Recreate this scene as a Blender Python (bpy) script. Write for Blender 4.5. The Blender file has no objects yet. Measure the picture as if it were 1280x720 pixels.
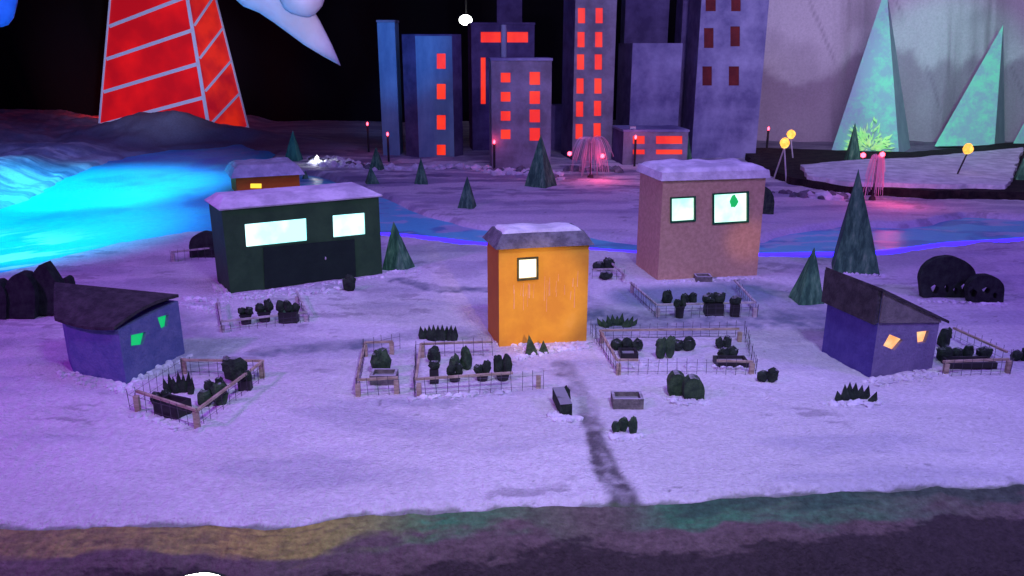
import bpy, math, random
import numpy as np
from mathutils import Vector, noise as mnoise
from mathutils.geometry import tessellate_polygon
random.seed(4); rng = np.random.default_rng(4)
sc = bpy.context.scene; col = sc.collection
V = Vector
# ---------------------------------------------------------------- camera
PITCH = math.radians(17.1); H = 1.0; F = 1005.0
cam = bpy.data.cameras.new('camera'); cam.lens = 36*F/1280; cam.sensor_width = 36
cam.clip_start = .01; cam.clip_end = 200
co = bpy.data.objects.new('camera', cam); col.objects.link(co)
co.location = (0, 0, H); co.rotation_euler = (math.pi/2-PITCH, 0, 0); sc.camera = co
# ---------------------------------------------------------------- world, lights, exposure
w = bpy.data.worlds.new('World'); sc.world = w; w.use_nodes = True
w.node_tree.nodes['Background'].inputs[0].default_value = (.30, .16, .9, 1)
w.node_tree.nodes['Background'].inputs[1].default_value = .03
sc.view_settings.view_transform = 'Standard'; sc.view_settings.look = 'None'
sc.view_settings.exposure = .14; sc.view_settings.gamma = 1

def spot(name, loc, tgt, colr, power, deg, blend=.6, size=.15):
    l = bpy.data.lights.new(name, 'SPOT'); l.color = colr; l.energy = power
    l.spot_size = math.radians(deg); l.spot_blend = blend; l.shadow_soft_size = size
    o = bpy.data.objects.new(name, l); col.objects.link(o); o.location = loc
    o.rotation_euler = (V(tgt)-V(loc)).to_track_quat('-Z', 'Y').to_euler(); return o
def area(name, loc, tgt, colr, power, sx, sy):
    l = bpy.data.lights.new(name, 'AREA'); l.shape = 'RECTANGLE'; l.size = sx; l.size_y = sy
    l.color = colr; l.energy = power
    o = bpy.data.objects.new(name, l); col.objects.link(o); o.location = loc
    o.rotation_euler = (V(tgt)-V(loc)).to_track_quat('-Z', 'Y').to_euler(); return o
spot('stage_light_front', (.9, .3, 3.4), (.2, 1.75, 0), (.49, .545, .90), 330, 66, .9, .25)
spot('stage_light_magenta', (-3.6, .6, 2.8), (-1.6, 2.2, 0), (.50, .07, 1), 340, 76, .9, .2)
spot('stage_light_violet', (3.8, .6, 2.8), (2.2, 2.6, 0), (.30, .07, 1), 260, 90, .9, .2)
area('stage_light_rear', (.4, 3.2, 4.6), (.4, 5.8, 0), (.27, .22, .86), 112, 3.5, 1.0)
spot('stage_light_lake', (-2.5, 2.9, 3.0), (-2.72, 4.35, 0), (.0, .52, 1), 1300, 35, .8, .2)
spot('stage_light_lake_far', (-2.7, 4.6, 3.0), (-3.0, 5.8, 0), (.0, .52, 1), 1300, 35, .7, .2)
spot('stage_light_tower', (-1.2, 3.2, 1.2), (-3.9, 9, .8), (.55, .62, 1), 620, 20, .8, .1)  # added fill from an unseen source, brightens the tower stripes
spot('stage_light_rim', (-2.6, 4.0, 2.2), (-4.2, 7.2, 0), (.16, .24, 1), 190, 56, .9, .2)  # added blue fill that lifts the dark lake rim and mound
spot('stage_light_spill', (.6, 1.4, .5), (1.02, 3.38, .17), (1, .45, .06), 40, 7, 1, .03)  # added spot standing in for amber light reflected onto the tan house
spot('stage_light_hanging', (-.8, 3.4, 1.2), (-1.75, 6.5, 1.25), (.8, .66, 1), 170, 22, .8, .1)  # added lavender fill so the hanging shape looks pale instead of blue
spot('stage_light_city_blue', (-.5, 3.0, 2.4), (-1.0, 7.6, .9), (.05, .30, 1), 420, 14, .8, .05)
spot('stage_light_city', (1.2, 2.6, 2.2), (1.1, 7.6, .7), (.56, .46, .84), 230, 46, .9, .1)
spot('stage_light_curtain', (1.6, 2.6, 2.6), (4.6, 8.4, 1.2), (.62, .54, .92), 900, 58, .9, .9)
spot('stage_light_mint', (1.9, 2.4, 1.4), (4.0, 7.6, .65), (.08, 1, .50), 420, 18, .5, .05)
spot('stage_light_houses', (-.1, -.3, 1.9), (.1, 3.2, .3), (.66, .58, .78), 80, 60, .9, .1)
spot('stage_light_amber', (.45, .55, .75), (.07, 2.6, .17), (1, .62, .22), 92, 12, .6, .03)

# ---------------------------------------------------------------- pixel helpers (reference 1280x720 picture -> points in the place)
fw = V((0, math.cos(PITCH), -math.sin(PITCH))); up = V((0, math.sin(PITCH), math.cos(PITCH)))
C0 = V((0, 0, H))
def ray(px, py): return fw*F + V((1, 0, 0))*(px-640) + up*(360-py)
def Zp(px, py, z):
    r = ray(px, py); return C0 + r*((z-H)/r.z)
def Yp(px, py, y):
    r = ray(px, py); return C0 + r*(y/r.y)
def top(P, py):
    k = (360-py)/F
    return H + P.y*(k*math.cos(PITCH)-math.sin(PITCH))/(math.cos(PITCH)+k*math.sin(PITCH))
def RP(px, py, P, n):
    r = ray(px, py); return C0 + r*((P-C0).dot(n)/r.dot(n))

def vnoise(x, y, seed=0):
    x = np.asarray(x, float); y = np.asarray(y, float)
    xi = np.floor(x).astype(np.int64); yi = np.floor(y).astype(np.int64); fx = x-xi; fy = y-yi
    fx = fx*fx*(3-2*fx); fy = fy*fy*(3-2*fy)
    def h(a, b):
        n = (a*374761393 + b*668265263 + seed*1442695041) & 0xffffffff
        n = ((n ^ (n >> 13))*1274126177) & 0xffffffff
        return ((n ^ (n >> 16)) & 0xffff)/65535.0
    return (h(xi, yi)*(1-fx)+h(xi+1, yi)*fx)*(1-fy)+(h(xi, yi+1)*(1-fx)+h(xi+1, yi+1)*fx)*fy*1.0
def fbm(x, y, f, o=4, seed=0):
    s = 0; a = .5
    for i in range(o): s = s+a*vnoise(x*f, y*f, seed+i*7); f *= 2.03; a *= .5
    return s
def sm(t): t = np.clip(t, 0, 1); return t*t*(3-2*t)
def poly2(pts, z=0): return np.array([[Zp(a, b, z).x, Zp(a, b, z).y] for a, b in pts])
RN = poly2([(250, 290), (478, 294), (600, 306), (735, 313), (793, 317), (945, 320), (1050, 320), (1110, 317), (1200, 307), (1280, 301), (1500, 292)])
RF = poly2([(250, 200), (400, 215), (475, 238), (530, 262), (600, 279), (735, 289), (795, 296), (945, 294), (985, 283), (1060, 274), (1130, 277), (1200, 263), (1280, 268), (1500, 262)])
LK = poly2([(-200, 400), (0, 343), (60, 326), (150, 304), (265, 284), (300, 262), (335, 215), (352, 190), (300, 178), (215, 184), (150, 193), (90, 212), (0, 256), (-200, 330)])
FE = poly2([(-400, 672), (0, 654), (250, 651), (350, 654), (450, 639), (560, 632), (640, 628), (760, 625), (860, 624), (950, 617), (1100, 610), (1280, 603), (1700, 590)])
def sdist(px, py, poly):
    n = len(poly); d = np.full(px.shape, 1e9); ins = np.zeros(px.shape, bool)
    for i in range(n):
        a = poly[i]; b = poly[(i+1) % n]; e = b-a
        t = np.clip(((px-a[0])*e[0]+(py-a[1])*e[1])/(e@e), 0, 1)
        d = np.minimum(d, np.hypot(px-a[0]-t*e[0], py-a[1]-t*e[1]))
        c = ((a[1] > py) != (b[1] > py)) & (px < (b[0]-a[0])*(py-a[1])/(b[1]-a[1]+1e-12)+a[0])
        ins ^= c
    return np.where(ins, d, -d)
HC = Zp(225, 178, 0)
def river_s(x, y): return np.minimum(y-np.interp(x, RN[:, 0], RN[:, 1]), np.interp(x, RF[:, 0], RF[:, 1])-y)
def hgt(x, y):
    x = np.asarray(x, float); y = np.asarray(y, float)
    z = .018*(fbm(x, y, 1.3, 3, 3)-.45) + .006*(fbm(x, y, 9, 3, 11)-.45)
    far = sm((y-4.8)/2)
    z = z + far*.05*(fbm(x, y, 1.6, 4, 21)-.4)
    rs = river_s(x, y) + .05*(vnoise(x*7, y*7, 5)-.5)
    z = z - .055*sm(rs/.10)*sm((x+1.9)/.3)
    ls = sdist(x, y, LK) + .16*(fbm(x, y, 3, 3, 9)-.45)
    z = z - .045*sm(ls/.10)
    # mound under the red tower and the rocky rim left of the lake
    z = z + .13*np.exp(-((x-HC.x)/1.10)**4-((y-HC.y-.20)/.42)**2)*sm(-ls/.2)*(.75+.45*fbm(x, y, 3, 3, 31))
    rim = sm((y-3.5-(x+2.0)*-.62)/.5)*sm((-ls-.02)/.4)*sm((-3.0-x)/.5)
    z = z + rim*.26*(fbm(x, y, 1.8, 5, 41)-.05)
    return z
def hz(x, y): return float(hgt(np.array([x]), np.array([y]))[0])
def G(px, py):
    z = 0.
    for i in range(6): p = Zp(px, py, z); z = hz(p.x, p.y)
    return V((p.x, p.y, z))

# ---------------------------------------------------------------- materials
def nt(name):
    m = bpy.data.materials.new(name); m.use_nodes = True
    t = m.node_tree; b = t.nodes['Principled BSDF']; return m, t, b
def mat(name, c1, c2=None, scale=12, rough=.8, bump=.0, stretch=(1, 1, 1), spec=.3, c3=None, p=(.4, .62), snow=0, bscale=None):
    m, t, b = nt(name); N = t.nodes; L = t.links
    b.inputs['Roughness'].default_value = rough; b.inputs['Specular IOR Level'].default_value = spec
    tc = N.new('ShaderNodeTexCoord'); mp = N.new('ShaderNodeMapping'); mp.inputs['Scale'].default_value = stretch
    L.new(tc.outputs['Object'], mp.inputs[0])
    n1 = N.new('ShaderNodeTexNoise'); n1.inputs['Scale'].default_value = scale; n1.inputs['Detail'].default_value = 8; n1.inputs['Roughness'].default_value = .65
    L.new(mp.outputs[0], n1.inputs[0])
    r = N.new('ShaderNodeValToRGB'); r.color_ramp.elements[0].position = p[0]; r.color_ramp.elements[1].position = p[1]
    r.color_ramp.elements[0].color = (*c1, 1); r.color_ramp.elements[1].color = (*(c2 or c1), 1)
    if c3: e = r.color_ramp.elements.new(min(.95, p[1]+.12)); e.color = (*c3, 1)
    L.new(n1.outputs[0], r.inputs[0]); out = r.outputs[0]
    if snow:
        g = N.new('ShaderNodeNewGeometry'); sx = N.new('ShaderNodeSeparateXYZ'); L.new(g.outputs['Normal'], sx.inputs[0])
        n2 = N.new('ShaderNodeTexNoise'); n2.inputs['Scale'].default_value = 25; L.new(tc.outputs['Object'], n2.inputs[0])
        ad = N.new('ShaderNodeMath'); ad.operation = 'MULTIPLY_ADD'; ad.inputs[1].default_value = .9; L.new(n2.outputs[0], ad.inputs[0]); L.new(sx.outputs[2], ad.inputs[2])
        mr = N.new('ShaderNodeMapRange'); mr.inputs[1].default_value = 1.22; mr.inputs[2].default_value = 1.42; mr.inputs[4].default_value = snow; L.new(ad.outputs[0], mr.inputs[0])
        mx = N.new('ShaderNodeMix'); mx.data_type = 'RGBA'; L.new(mr.outputs[0], mx.inputs[0]); L.new(out, mx.inputs[6]); mx.inputs[7].default_value = (.55, .55, .6, 1); out = mx.outputs[2]
    L.new(out, b.inputs['Base Color'])
    if bump:
        n3 = N.new('ShaderNodeTexNoise'); n3.inputs['Scale'].default_value = bscale or scale*5; n3.inputs['Detail'].default_value = 6; L.new(mp.outputs[0], n3.inputs[0])
        bp = N.new('ShaderNodeBump'); bp.inputs['Strength'].default_value = bump; bp.inputs['Distance'].default_value = .01
        L.new(n3.outputs[0], bp.inputs['Height']); L.new(bp.outputs[0], b.inputs['Normal'])
    return m
def emit(name, c, s, c2=None, scale=20, base=(.02, .02, .02)):
    m, t, b = nt(name); b.inputs['Base Color'].default_value = (*base, 1)
    b.inputs['Emission Color'].default_value = (*c, 1); b.inputs['Emission Strength'].default_value = s
    if c2:
        N = t.nodes; tc = N.new('ShaderNodeTexCoord'); n = N.new('ShaderNodeTexNoise'); n.inputs['Scale'].default_value = scale; n.inputs['Detail'].default_value = 4
        r = N.new('ShaderNodeValToRGB'); r.color_ramp.elements[0].color = (*c, 1); r.color_ramp.elements[1].color = (*c2, 1)
        r.color_ramp.elements[0].position = .4; r.color_ramp.elements[1].position = .65
        t.links.new(tc.outputs['Object'], n.inputs[0]); t.links.new(n.outputs[0], r.inputs[0]); t.links.new(r.outputs[0], b.inputs['Emission Color'])
    return m
def vcol_mat(name, attr, rough=.85, bump=.4, bscale=60, grain=.25, dist=.01):
    m, t, b = nt(name); N = t.nodes; L = t.links
    a = N.new('ShaderNodeAttribute'); a.attribute_name = attr
    tc = N.new('ShaderNodeTexCoord'); n = N.new('ShaderNodeTexNoise'); n.inputs['Scale'].default_value = bscale; n.inputs['Detail'].default_value = 8; n.inputs['Roughness'].default_value = .7
    L.new(tc.outputs['Object'], n.inputs[0])
    mr = N.new('ShaderNodeMapRange'); mr.inputs[1].default_value = .3; mr.inputs[2].default_value = .7; mr.inputs[3].default_value = 1-grain; mr.inputs[4].default_value = 1+grain*.3
    L.new(n.outputs[0], mr.inputs[0])
    vm = N.new('ShaderNodeVectorMath'); vm.operation = 'SCALE'; L.new(a.outputs['Color'], vm.inputs[0]); L.new(mr.outputs[0], vm.inputs['Scale'])
    L.new(vm.outputs[0], b.inputs['Base Color']); b.inputs['Roughness'].default_value = rough; b.inputs['Specular IOR Level'].default_value = .2
    n2 = N.new('ShaderNodeTexNoise'); n2.inputs['Scale'].default_value = bscale*2.2; n2.inputs['Detail'].default_value = 6; L.new(tc.outputs['Object'], n2.inputs[0])
    bp = N.new('ShaderNodeBump'); bp.inputs['Strength'].default_value = bump; bp.inputs['Distance'].default_value = dist
    L.new(n2.outputs[0], bp.inputs['Height']); L.new(bp.outputs[0], b.inputs['Normal'])
    return m
M = dict(
 green_tree=mat('painted_conifer', (.03, .12, .06), (.09, .28, .13), 14, .8, .6, (3, 3, .6), c3=(.22, .42, .20), p=(.42, .58)),
 teal_tree=mat('painted_conifer_teal', (.02, .12, .1), (.05, .25, .18), 9, .8, .4, (3, 3, .5)),  # teal light put into the tree colour
 bush=mat('dark_shrub', (.012, .022, .016), (.035, .06, .035), 40, .85, .6, snow=.5),
 bush2=mat('green_shrub', (.02, .05, .025), (.06, .12, .05), 40, .8, .6, snow=.55, c3=(.12, .16, .09)),
 board=mat('dark_board', (.012, .018, .016), (.03, .05, .035), 25, .8, .5),
 wood=mat('fence_wood', (.34, .27, .18), (.56, .46, .34), 30, .75, .3, (1, 1, 3)),
 palewood=mat('snowy_fence_wood', (.38, .34, .32), (.62, .58, .58), 30, .75, .3),
 wire=mat('fence_wire', (.05, .045, .06), (.11, .1, .12), 10, .5),
 orange=mat('orange_paint', (.72, .33, .03), (.84, .43, .035), 7, .75, .15, c3=(.88, .48, .06)),
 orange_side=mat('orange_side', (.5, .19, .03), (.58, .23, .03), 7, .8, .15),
 drip=mat('white_drip', (.85, .50, .22), (.88, .58, .30), 30),
 grey=mat('grey_roof_felt', (.11, .11, .13), (.22, .22, .25), 26, .9, .7),
 dgrey=mat('dark_roof_felt', (.035, .032, .038), (.075, .068, .075), 30, .9, .8),
 fgrey=mat('grey_fascia', (.14, .13, .13), (.22, .2, .19), 30, .9, .5),
 snow=mat('roof_snow', (.55, .55, .6), (.86, .86, .9), 9, .85, .6),
 dgreen=mat('green_house_paint', (.022, .075, .026), (.035, .105, .036), 10, .7, .2),
 dgreen_door=mat('black_green_door', (.006, .022, .013), (.010, .030, .018), 10, .7, .2),  # shadow tone of the green house front
 tan=mat('tan_board', (.54, .35, .22), (.66, .45, .29), 60, .85, .4),
 blueh=mat('blue_paint', (.11, .14, .32), (.17, .19, .38), 24, .85, .5),
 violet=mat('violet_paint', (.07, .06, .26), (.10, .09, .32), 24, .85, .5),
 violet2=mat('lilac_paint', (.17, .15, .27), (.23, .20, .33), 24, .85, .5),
 shed=mat('orange_shed', (.85, .22, .02), (.92, .27, .02), 12, .8, .2),
 city=mat('city_grey', (.17, .155, .19), (.31, .29, .36), 4, .85, .3),
 city_d=mat('city_dark', (.07, .05, .13), (.14, .11, .24), 4, .85, .3),
 city_b=mat('city_blue', (.13, .24, .34), (.22, .36, .46), 5, .8, .2, (1, 1, .4)),
 city_m=mat('city_mottled', (.13, .12, .26), (.34, .34, .52), 3.2, .85, .3, p=(.38, .66)),
 city_p=mat('pipe_blue', (.3, .36, .5), (.4, .46, .6), 5),
 red_win=emit('red_window', (.80, .02, .006), 1.0, (1, .05, .01), 4),
 red_dim=mat('dark_red_window', (.10, .012, .015), (.16, .02, .02), 8),
 cyan_win=emit('cyan_window', (.35, .95, 1), 1.9, (.75, 1, 1), 5),
 green_win=emit('mint_window', (.35, 1, .75), 1.5, (.7, 1, .9), 9),
 green_flat=emit('green_window', (0, .55, .16), .9),
 blob=emit('green_ornament', (0, .42, .10), 1),
 warm_win=emit('warm_window', (1, .92, .62), 1.7, (1, .98, .8), 20),
 amber_win=emit('amber_window', (1, .36, .12), 1.15, (1, .66, .34), 18),
 yellow_win=emit('yellow_window', (1, .70, .05), 1.2),
 green_frame=mat('green_frame', (.0, .10, .035), (.0, .14, .05), 20),
 dark_frame=mat('dark_frame', (.05, .05, .02), (.10, .11, .03), 20),
 red_lamp=emit('red_lamp', (1, .05, .09), 9),
 orange_lamp=emit('orange_globe', (1, .36, .04), 1.6, (1, .62, .12), 30),
 white_lamp=emit('white_lamp', (.95, 1, .92), 14),
 led=emit('blue_led', (.03, .012, 1), 3.2),
 pole=mat('black_pole', (.02, .02, .02), (.04, .04, .04)),
 ppole=mat('pale_pole', (.5, .48, .5), (.6, .6, .6)),
 strand=mat('clear_strand', (.45, .38, .5), (.6, .5, .62), 10, .2),
 strand_p=emit('pink_strand', (.8, .12, .35), .25, base=(.5, .3, .4)),
 stripe=emit('pale_stripe', (.4, .4, .62), .10, base=(.75, .75, .85)),
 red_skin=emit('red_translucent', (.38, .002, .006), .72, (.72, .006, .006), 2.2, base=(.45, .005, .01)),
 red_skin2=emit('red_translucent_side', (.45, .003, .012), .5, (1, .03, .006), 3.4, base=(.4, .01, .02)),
 metal=mat('black_metal', (.02, .02, .022), (.035, .035, .035), 20, .5),
 cloudw=mat('white_hanging', (.7, .7, .75), (.8, .8, .85), 4, .6),
 cloudb=mat('blue_hanging', (.1, .3, .8), (.15, .4, .9), 4, .6),
 concrete=mat('grey_block', (.12, .12, .11), (.24, .23, .2), 40, .9, .6, snow=.8),
 dark_ground=mat('dark_ground', (.008, .006, .007), (.03, .022, .02), 14, .95, .9),
)
# ---------------------------------------------------------------- mesh helpers
class MB:
    def __init__(s): s.v = []; s.f = []
    def add(s, vs, fs):
        n = len(s.v); s.v += [V(a) for a in vs]; s.f += [tuple(i+n for i in f) for f in fs]; return s
    def quad(s, a, b, c, d): return s.add([a, b, c, d], [(0, 1, 2, 3)])
    def prism(s, bot, tp):      # rings of equal length, closed
        n = len(bot); s.add(list(bot)+list(tp), [tuple(range(n))[::-1], tuple(range(n, 2*n))]+[(i, (i+1) % n, (i+1) % n+n, i+n) for i in range(n)]); return s
    def box(s, c, sx, sy, sz, rz=0):   # c = bottom centre
        ca, sa = math.cos(rz), math.sin(rz)
        r = [V((c[0]+ca*x-sa*y, c[1]+sa*x+ca*y, c[2])) for x, y in ((-sx/2, -sy/2), (sx/2, -sy/2), (sx/2, sy/2), (-sx/2, sy/2))]
        return s.prism(r, [p+V((0, 0, sz)) for p in r])
    def tube(s, pts, r, n=5, r2=None):
        pts = [V(p) for p in pts]; rings = []; m = len(pts)
        for i, p in enumerate(pts):
            d = (pts[min(i+1, m-1)]-pts[max(i-1, 0)]).normalized()
            a = d.cross(V((0, 0, 1)) if abs(d.z) < .9 else V((1, 0, 0))).normalized(); b = d.cross(a)
            rr = r if r2 is None else r+(r2-r)*i/(m-1)
            rings.append([p+(a*math.cos(2*math.pi*k/n)+b*math.sin(2*math.pi*k/n))*rr for k in range(n)])
        n0 = len(s.v)
        for g in rings: s.v += g
        for i in range(m-1):
            for k in range(n): s.f.append((n0+i*n+k, n0+i*n+(k+1) % n, n0+(i+1)*n+(k+1) % n, n0+(i+1)*n+k))
        s.f.append(tuple(n0+k for k in range(n))[::-1]); s.f.append(tuple(n0+(m-1)*n+k for k in range(n))); return s
    def bar(s, a, b, wd, hg):        # rectangular rail, centre line a-b
        a = V(a); b = V(b); d = (b-a).normalized(); q = d.cross(V((0, 0, 1))).normalized()*wd/2; u = V((0, 0, hg/2))
        return s.prism([a-q-u, a+q-u, a+q+u, a-q+u], [b-q-u, b+q-u, b+q+u, b-q+u])
    def blob(s, c, rx, ry, rz, amp=.15, seed=0, lev=2, freq=3.):
        vs, fs = ICO[lev]; c = V(c)
        out = []
        for p in vs:
            k = 1+amp*2*mnoise.noise(p*freq*.6+V((seed*3.1, seed, 0)))
            out.append(c+V((p.x*rx, p.y*ry, p.z*rz))*k)
        return s.add(out, fs)
    def lathe(s, c, prof, n=10):
        c = V(c); n0 = len(s.v)
        for r, z in prof: s.v += [c+V((r*math.cos(2*math.pi*k/n), r*math.sin(2*math.pi*k/n), z)) for k in range(n)]
        for i in range(len(prof)-1):
            for k in range(n): s.f.append((n0+i*n+k, n0+i*n+(k+1) % n, n0+(i+1)*n+(k+1) % n, n0+(i+1)*n+k))
        s.f.append(tuple(n0+k for k in range(n))[::-1]); s.f.append(tuple(n0+(len(prof)-1)*n+k for k in range(n))); return s
    def build(s, name, m, parent=None, smooth=False, **kw):
        off = parent_world(parent)
        me = bpy.data.meshes.new(name); me.from_pydata([tuple(p-off) for p in s.v], [], s.f); me.materials.append(m)
        me.validate()
        if smooth: me.polygons.foreach_set('use_smooth', [True]*len(me.polygons))
        o = bpy.data.objects.new(name, me); col.objects.link(o)
        if parent: o.parent = parent
        for k, v in kw.items(): o[k] = v
        return o
def parent_world(p):
    o = V((0, 0, 0))
    while p: o = o+V(p.location); p = p.parent
    return o
def ico(n):
    import bmesh
    bm = bmesh.new(); bmesh.ops.create_icosphere(bm, subdivisions=n, radius=1)
    r = ([v.co.copy() for v in bm.verts], [tuple(v.index for v in f.verts) for f in bm.faces]); bm.free(); return r
ICO = {1: ico(1), 2: ico(2), 3: ico(3)}
USED = {}
def thing(name, loc, label, cat, group=None):
    o = bpy.data.objects.new(name, None); col.objects.link(o); o.location = loc; o.empty_display_size = .05
    o['label'] = label; o['category'] = cat
    if group: o['group'] = group
    return o
def single(mb, name, m, base, label, cat, group=None, smooth=False):
    me = bpy.data.meshes.new(name); base = V(base)
    me.from_pydata([tuple(p-base) for p in mb.v], [], mb.f); me.materials.append(m); me.validate()
    if smooth: me.polygons.foreach_set('use_smooth', [True]*len(me.polygons))
    o = bpy.data.objects.new(name, me); col.objects.link(o); o.location = base
    o['label'] = label; o['category'] = cat
    if group: o['group'] = group
    return o
def sheet(name, xs, ys, zf, m, attr=None, keep=None, **kw):
    X, Y = np.meshgrid(xs, ys) if np.ndim(xs) == 1 else (xs, ys)
    Z = zf(X, Y); ny, nx = X.shape
    co_ = np.stack([X, Y, Z], -1).reshape(-1, 3)
    i = np.arange(ny*nx).reshape(ny, nx)
    q = np.stack([i[:-1, :-1], i[:-1, 1:], i[1:, 1:], i[1:, :-1]], -1).reshape(-1, 4)
    if keep is not None:
        K = keep(X, Y).reshape(-1); q = q[K[q].all(1)]
        u, inv = np.unique(q, return_inverse=True); co2 = co_[u]; q = inv.reshape(-1, 4)
    else: u = None; co2 = co_
    me = bpy.data.meshes.new(name); me.vertices.add(len(co2)); me.vertices.foreach_set('co', co2.ravel().astype(np.float32))
    me.loops.add(q.size); me.loops.foreach_set('vertex_index', q.ravel().astype(np.int32))
    me.polygons.add(len(q)); me.polygons.foreach_set('loop_start', np.arange(0, q.size, 4, dtype=np.int32))
    me.update(calc_edges=True); me.polygons.foreach_set('use_smooth', np.ones(len(q), bool))
    if attr:
        for an, fn in attr.items():
            c = fn(X, Y).reshape(ny*nx, 3)
            if u is not None: c = c[u]
            a = me.color_attributes.new(an, 'FLOAT_COLOR', 'POINT')
            a.data.foreach_set('color', np.concatenate([c, np.ones((len(c), 1))], 1).ravel().astype(np.float32))
    me.materials.append(m)
    o = bpy.data.objects.new(name, me); col.objects.link(o)
    for k, v in kw.items(): o[k] = v
    return o
def lerp(a, b, t): return np.asarray(a)*(1-t[..., None])+np.asarray(b)*t[..., None]

# ---------------------------------------------------------------- ground
def path_mask(X, Y, pts, wd):
    """pts: pixel polyline; wd: widths in metres"""
    P = poly2(pts); m = np.zeros(X.shape)
    for i in range(len(P)-1):
        a, b = P[i], P[i+1]; e = b-a
        t = np.clip(((X-a[0])*e[0]+(Y-a[1])*e[1])/(e@e), 0, 1)
        d = np.hypot(X-a[0]-t*e[0], Y-a[1]-t*e[1]); ww = wd[i]*(1-t)+wd[i+1]*t
        m = np.maximum(m, 1-sm((d/ww-.45)/.75))
    return m
PATHS = [  # (pixel line, widths, strength)
 ([(703, 455), (732, 500), (750, 548), (764, 592), (781, 640)], [.040, .032, .030, .036, .055], 1.1),
 ([(500, 350), (545, 362), (610, 362)], [.04, .05, .04], .8),
 ([(320, 440), (380, 436), (450, 430)], [.05, .06, .06], .75),
 ([(740, 395), (850, 402), (960, 395), (1040, 405)], [.10, .14, .14, .10], .75),
 ([(900, 350), (985, 365), (1010, 400), (1050, 420)], [.1, .12, .15, .1], .6),
 ([(450, 432), (520, 418), (600, 420)], [.05, .06, .05], .5),
 ([(640, 470), (560, 505), (470, 500)], [.02, .03, .02], .25),
 ([(690, 350), (760, 395), (780, 440)], [.05, .08, .05], .5),
 ([(215, 395), (250, 430), (230, 450)], [.06, .09, .05], .4),
]
def ground_col(X, Y):
    c = np.ones(X.shape+(3,))*np.array([.78, .77, .78])
    n = fbm(X, Y, 5, 5, 51); n2 = fbm(X, Y, 30, 4, 61)
    st = fbm(X*1.0, Y*4.5, 2.2, 4, 71)
    c = lerp(c, (.55, .55, .64), sm((st-.45)/.2)*.6); c = lerp(c, (.92, .9, .92), sm((fbm(X+Y, Y*2, 1.7, 5, 75)-.5)/.15)*.6)
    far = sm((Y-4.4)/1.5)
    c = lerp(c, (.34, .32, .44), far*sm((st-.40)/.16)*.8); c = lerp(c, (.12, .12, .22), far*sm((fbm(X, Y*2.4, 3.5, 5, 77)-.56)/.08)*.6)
    for k, (pts, wd, s) in enumerate(PATHS):
        m = path_mask(X+.07*(n-.5)+.03*(n2-.5), Y+.05*(n2-.5), pts, wd)
        if k == 0: m = m*(.45+.55*sm((2.15-Y)/.5))
        c = lerp(c, (.09, .085, .09) if k == 0 else (.17, .22, .27), np.clip(m*s*(.15+1.5*n2*(.6+.8*n)), 0, .92))
    gd = path_mask(X, Y, [(800, 372), (930, 366)], [.16, .16]); c = lerp(c, (.16, .28, .36), gd*.8)
    mk = sm((fbm(X*1.0, Y*3.2, 9, 5, 93)-.60)/.05)*sm((fbm(X, Y, 2.5, 3, 95)-.48)/.1); c = lerp(c, (.30, .28, .32), mk*.55)
    specks = sm((vnoise(X*60, Y*60, 81)-.93)/.05)*sm((fbm(X, Y, 6, 3, 91)-.5)/.1)
    c = lerp(c, (.15, .15, .15), specks*.7)
    gp = sm((fbm(X*1.2, Y*1.6, 3.2, 5, 97)-.52)/.12)*sm((Y-2.2)/.4)*sm((4.3-Y)/.3); c = lerp(c, (.36, .35, .42), gp*.35)
    # paint showing near the front edge
    e = Y-np.interp(X, FE[:, 0], FE[:, 1]); ed = sm((.012-e+.03*(n2-.5))/.01)
    c = lerp(c, (.10, .16, .06), ed*.7)
    rs = river_s(X, Y)
    c = lerp(c, (.16, .36, .52), sm((rs+.02)/.08)*sm((X+1.9)/.3)*.0)
    ls = sdist(X, Y, LK)
    rim = sm((-ls-.02)/.15)*sm((-2.6-X)/.6)*sm((Y-4.0)/.6)*.8
    rk = fbm(X, Y, 7, 5, 101)
    c = lerp(c, (.22, .21, .27), rim*sm((rk-.42)/.2)*.7)
    hill = np.exp(-((X-HC.x)/1.3)**2-((Y-HC.y)/.8)**2); c = lerp(c, (.26, .27, .32), np.clip(hill*1.6*(.2+rk), 0, .8))
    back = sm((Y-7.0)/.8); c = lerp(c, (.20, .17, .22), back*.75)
    return c
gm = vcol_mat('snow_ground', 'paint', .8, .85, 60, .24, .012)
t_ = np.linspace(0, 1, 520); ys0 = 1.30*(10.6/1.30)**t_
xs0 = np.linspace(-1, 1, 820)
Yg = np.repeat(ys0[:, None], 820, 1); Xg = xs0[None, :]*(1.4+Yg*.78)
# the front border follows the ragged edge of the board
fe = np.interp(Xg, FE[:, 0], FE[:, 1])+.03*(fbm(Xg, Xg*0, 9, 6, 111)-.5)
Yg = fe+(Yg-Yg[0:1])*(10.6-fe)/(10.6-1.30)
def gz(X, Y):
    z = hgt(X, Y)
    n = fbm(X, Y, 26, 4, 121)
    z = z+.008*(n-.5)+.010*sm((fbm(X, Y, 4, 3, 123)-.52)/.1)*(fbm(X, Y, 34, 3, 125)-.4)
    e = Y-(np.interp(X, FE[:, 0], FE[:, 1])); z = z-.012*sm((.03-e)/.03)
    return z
sheet('ground', Xg, Yg, gz, gm, attr={'paint': ground_col}, kind='structure')

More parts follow.
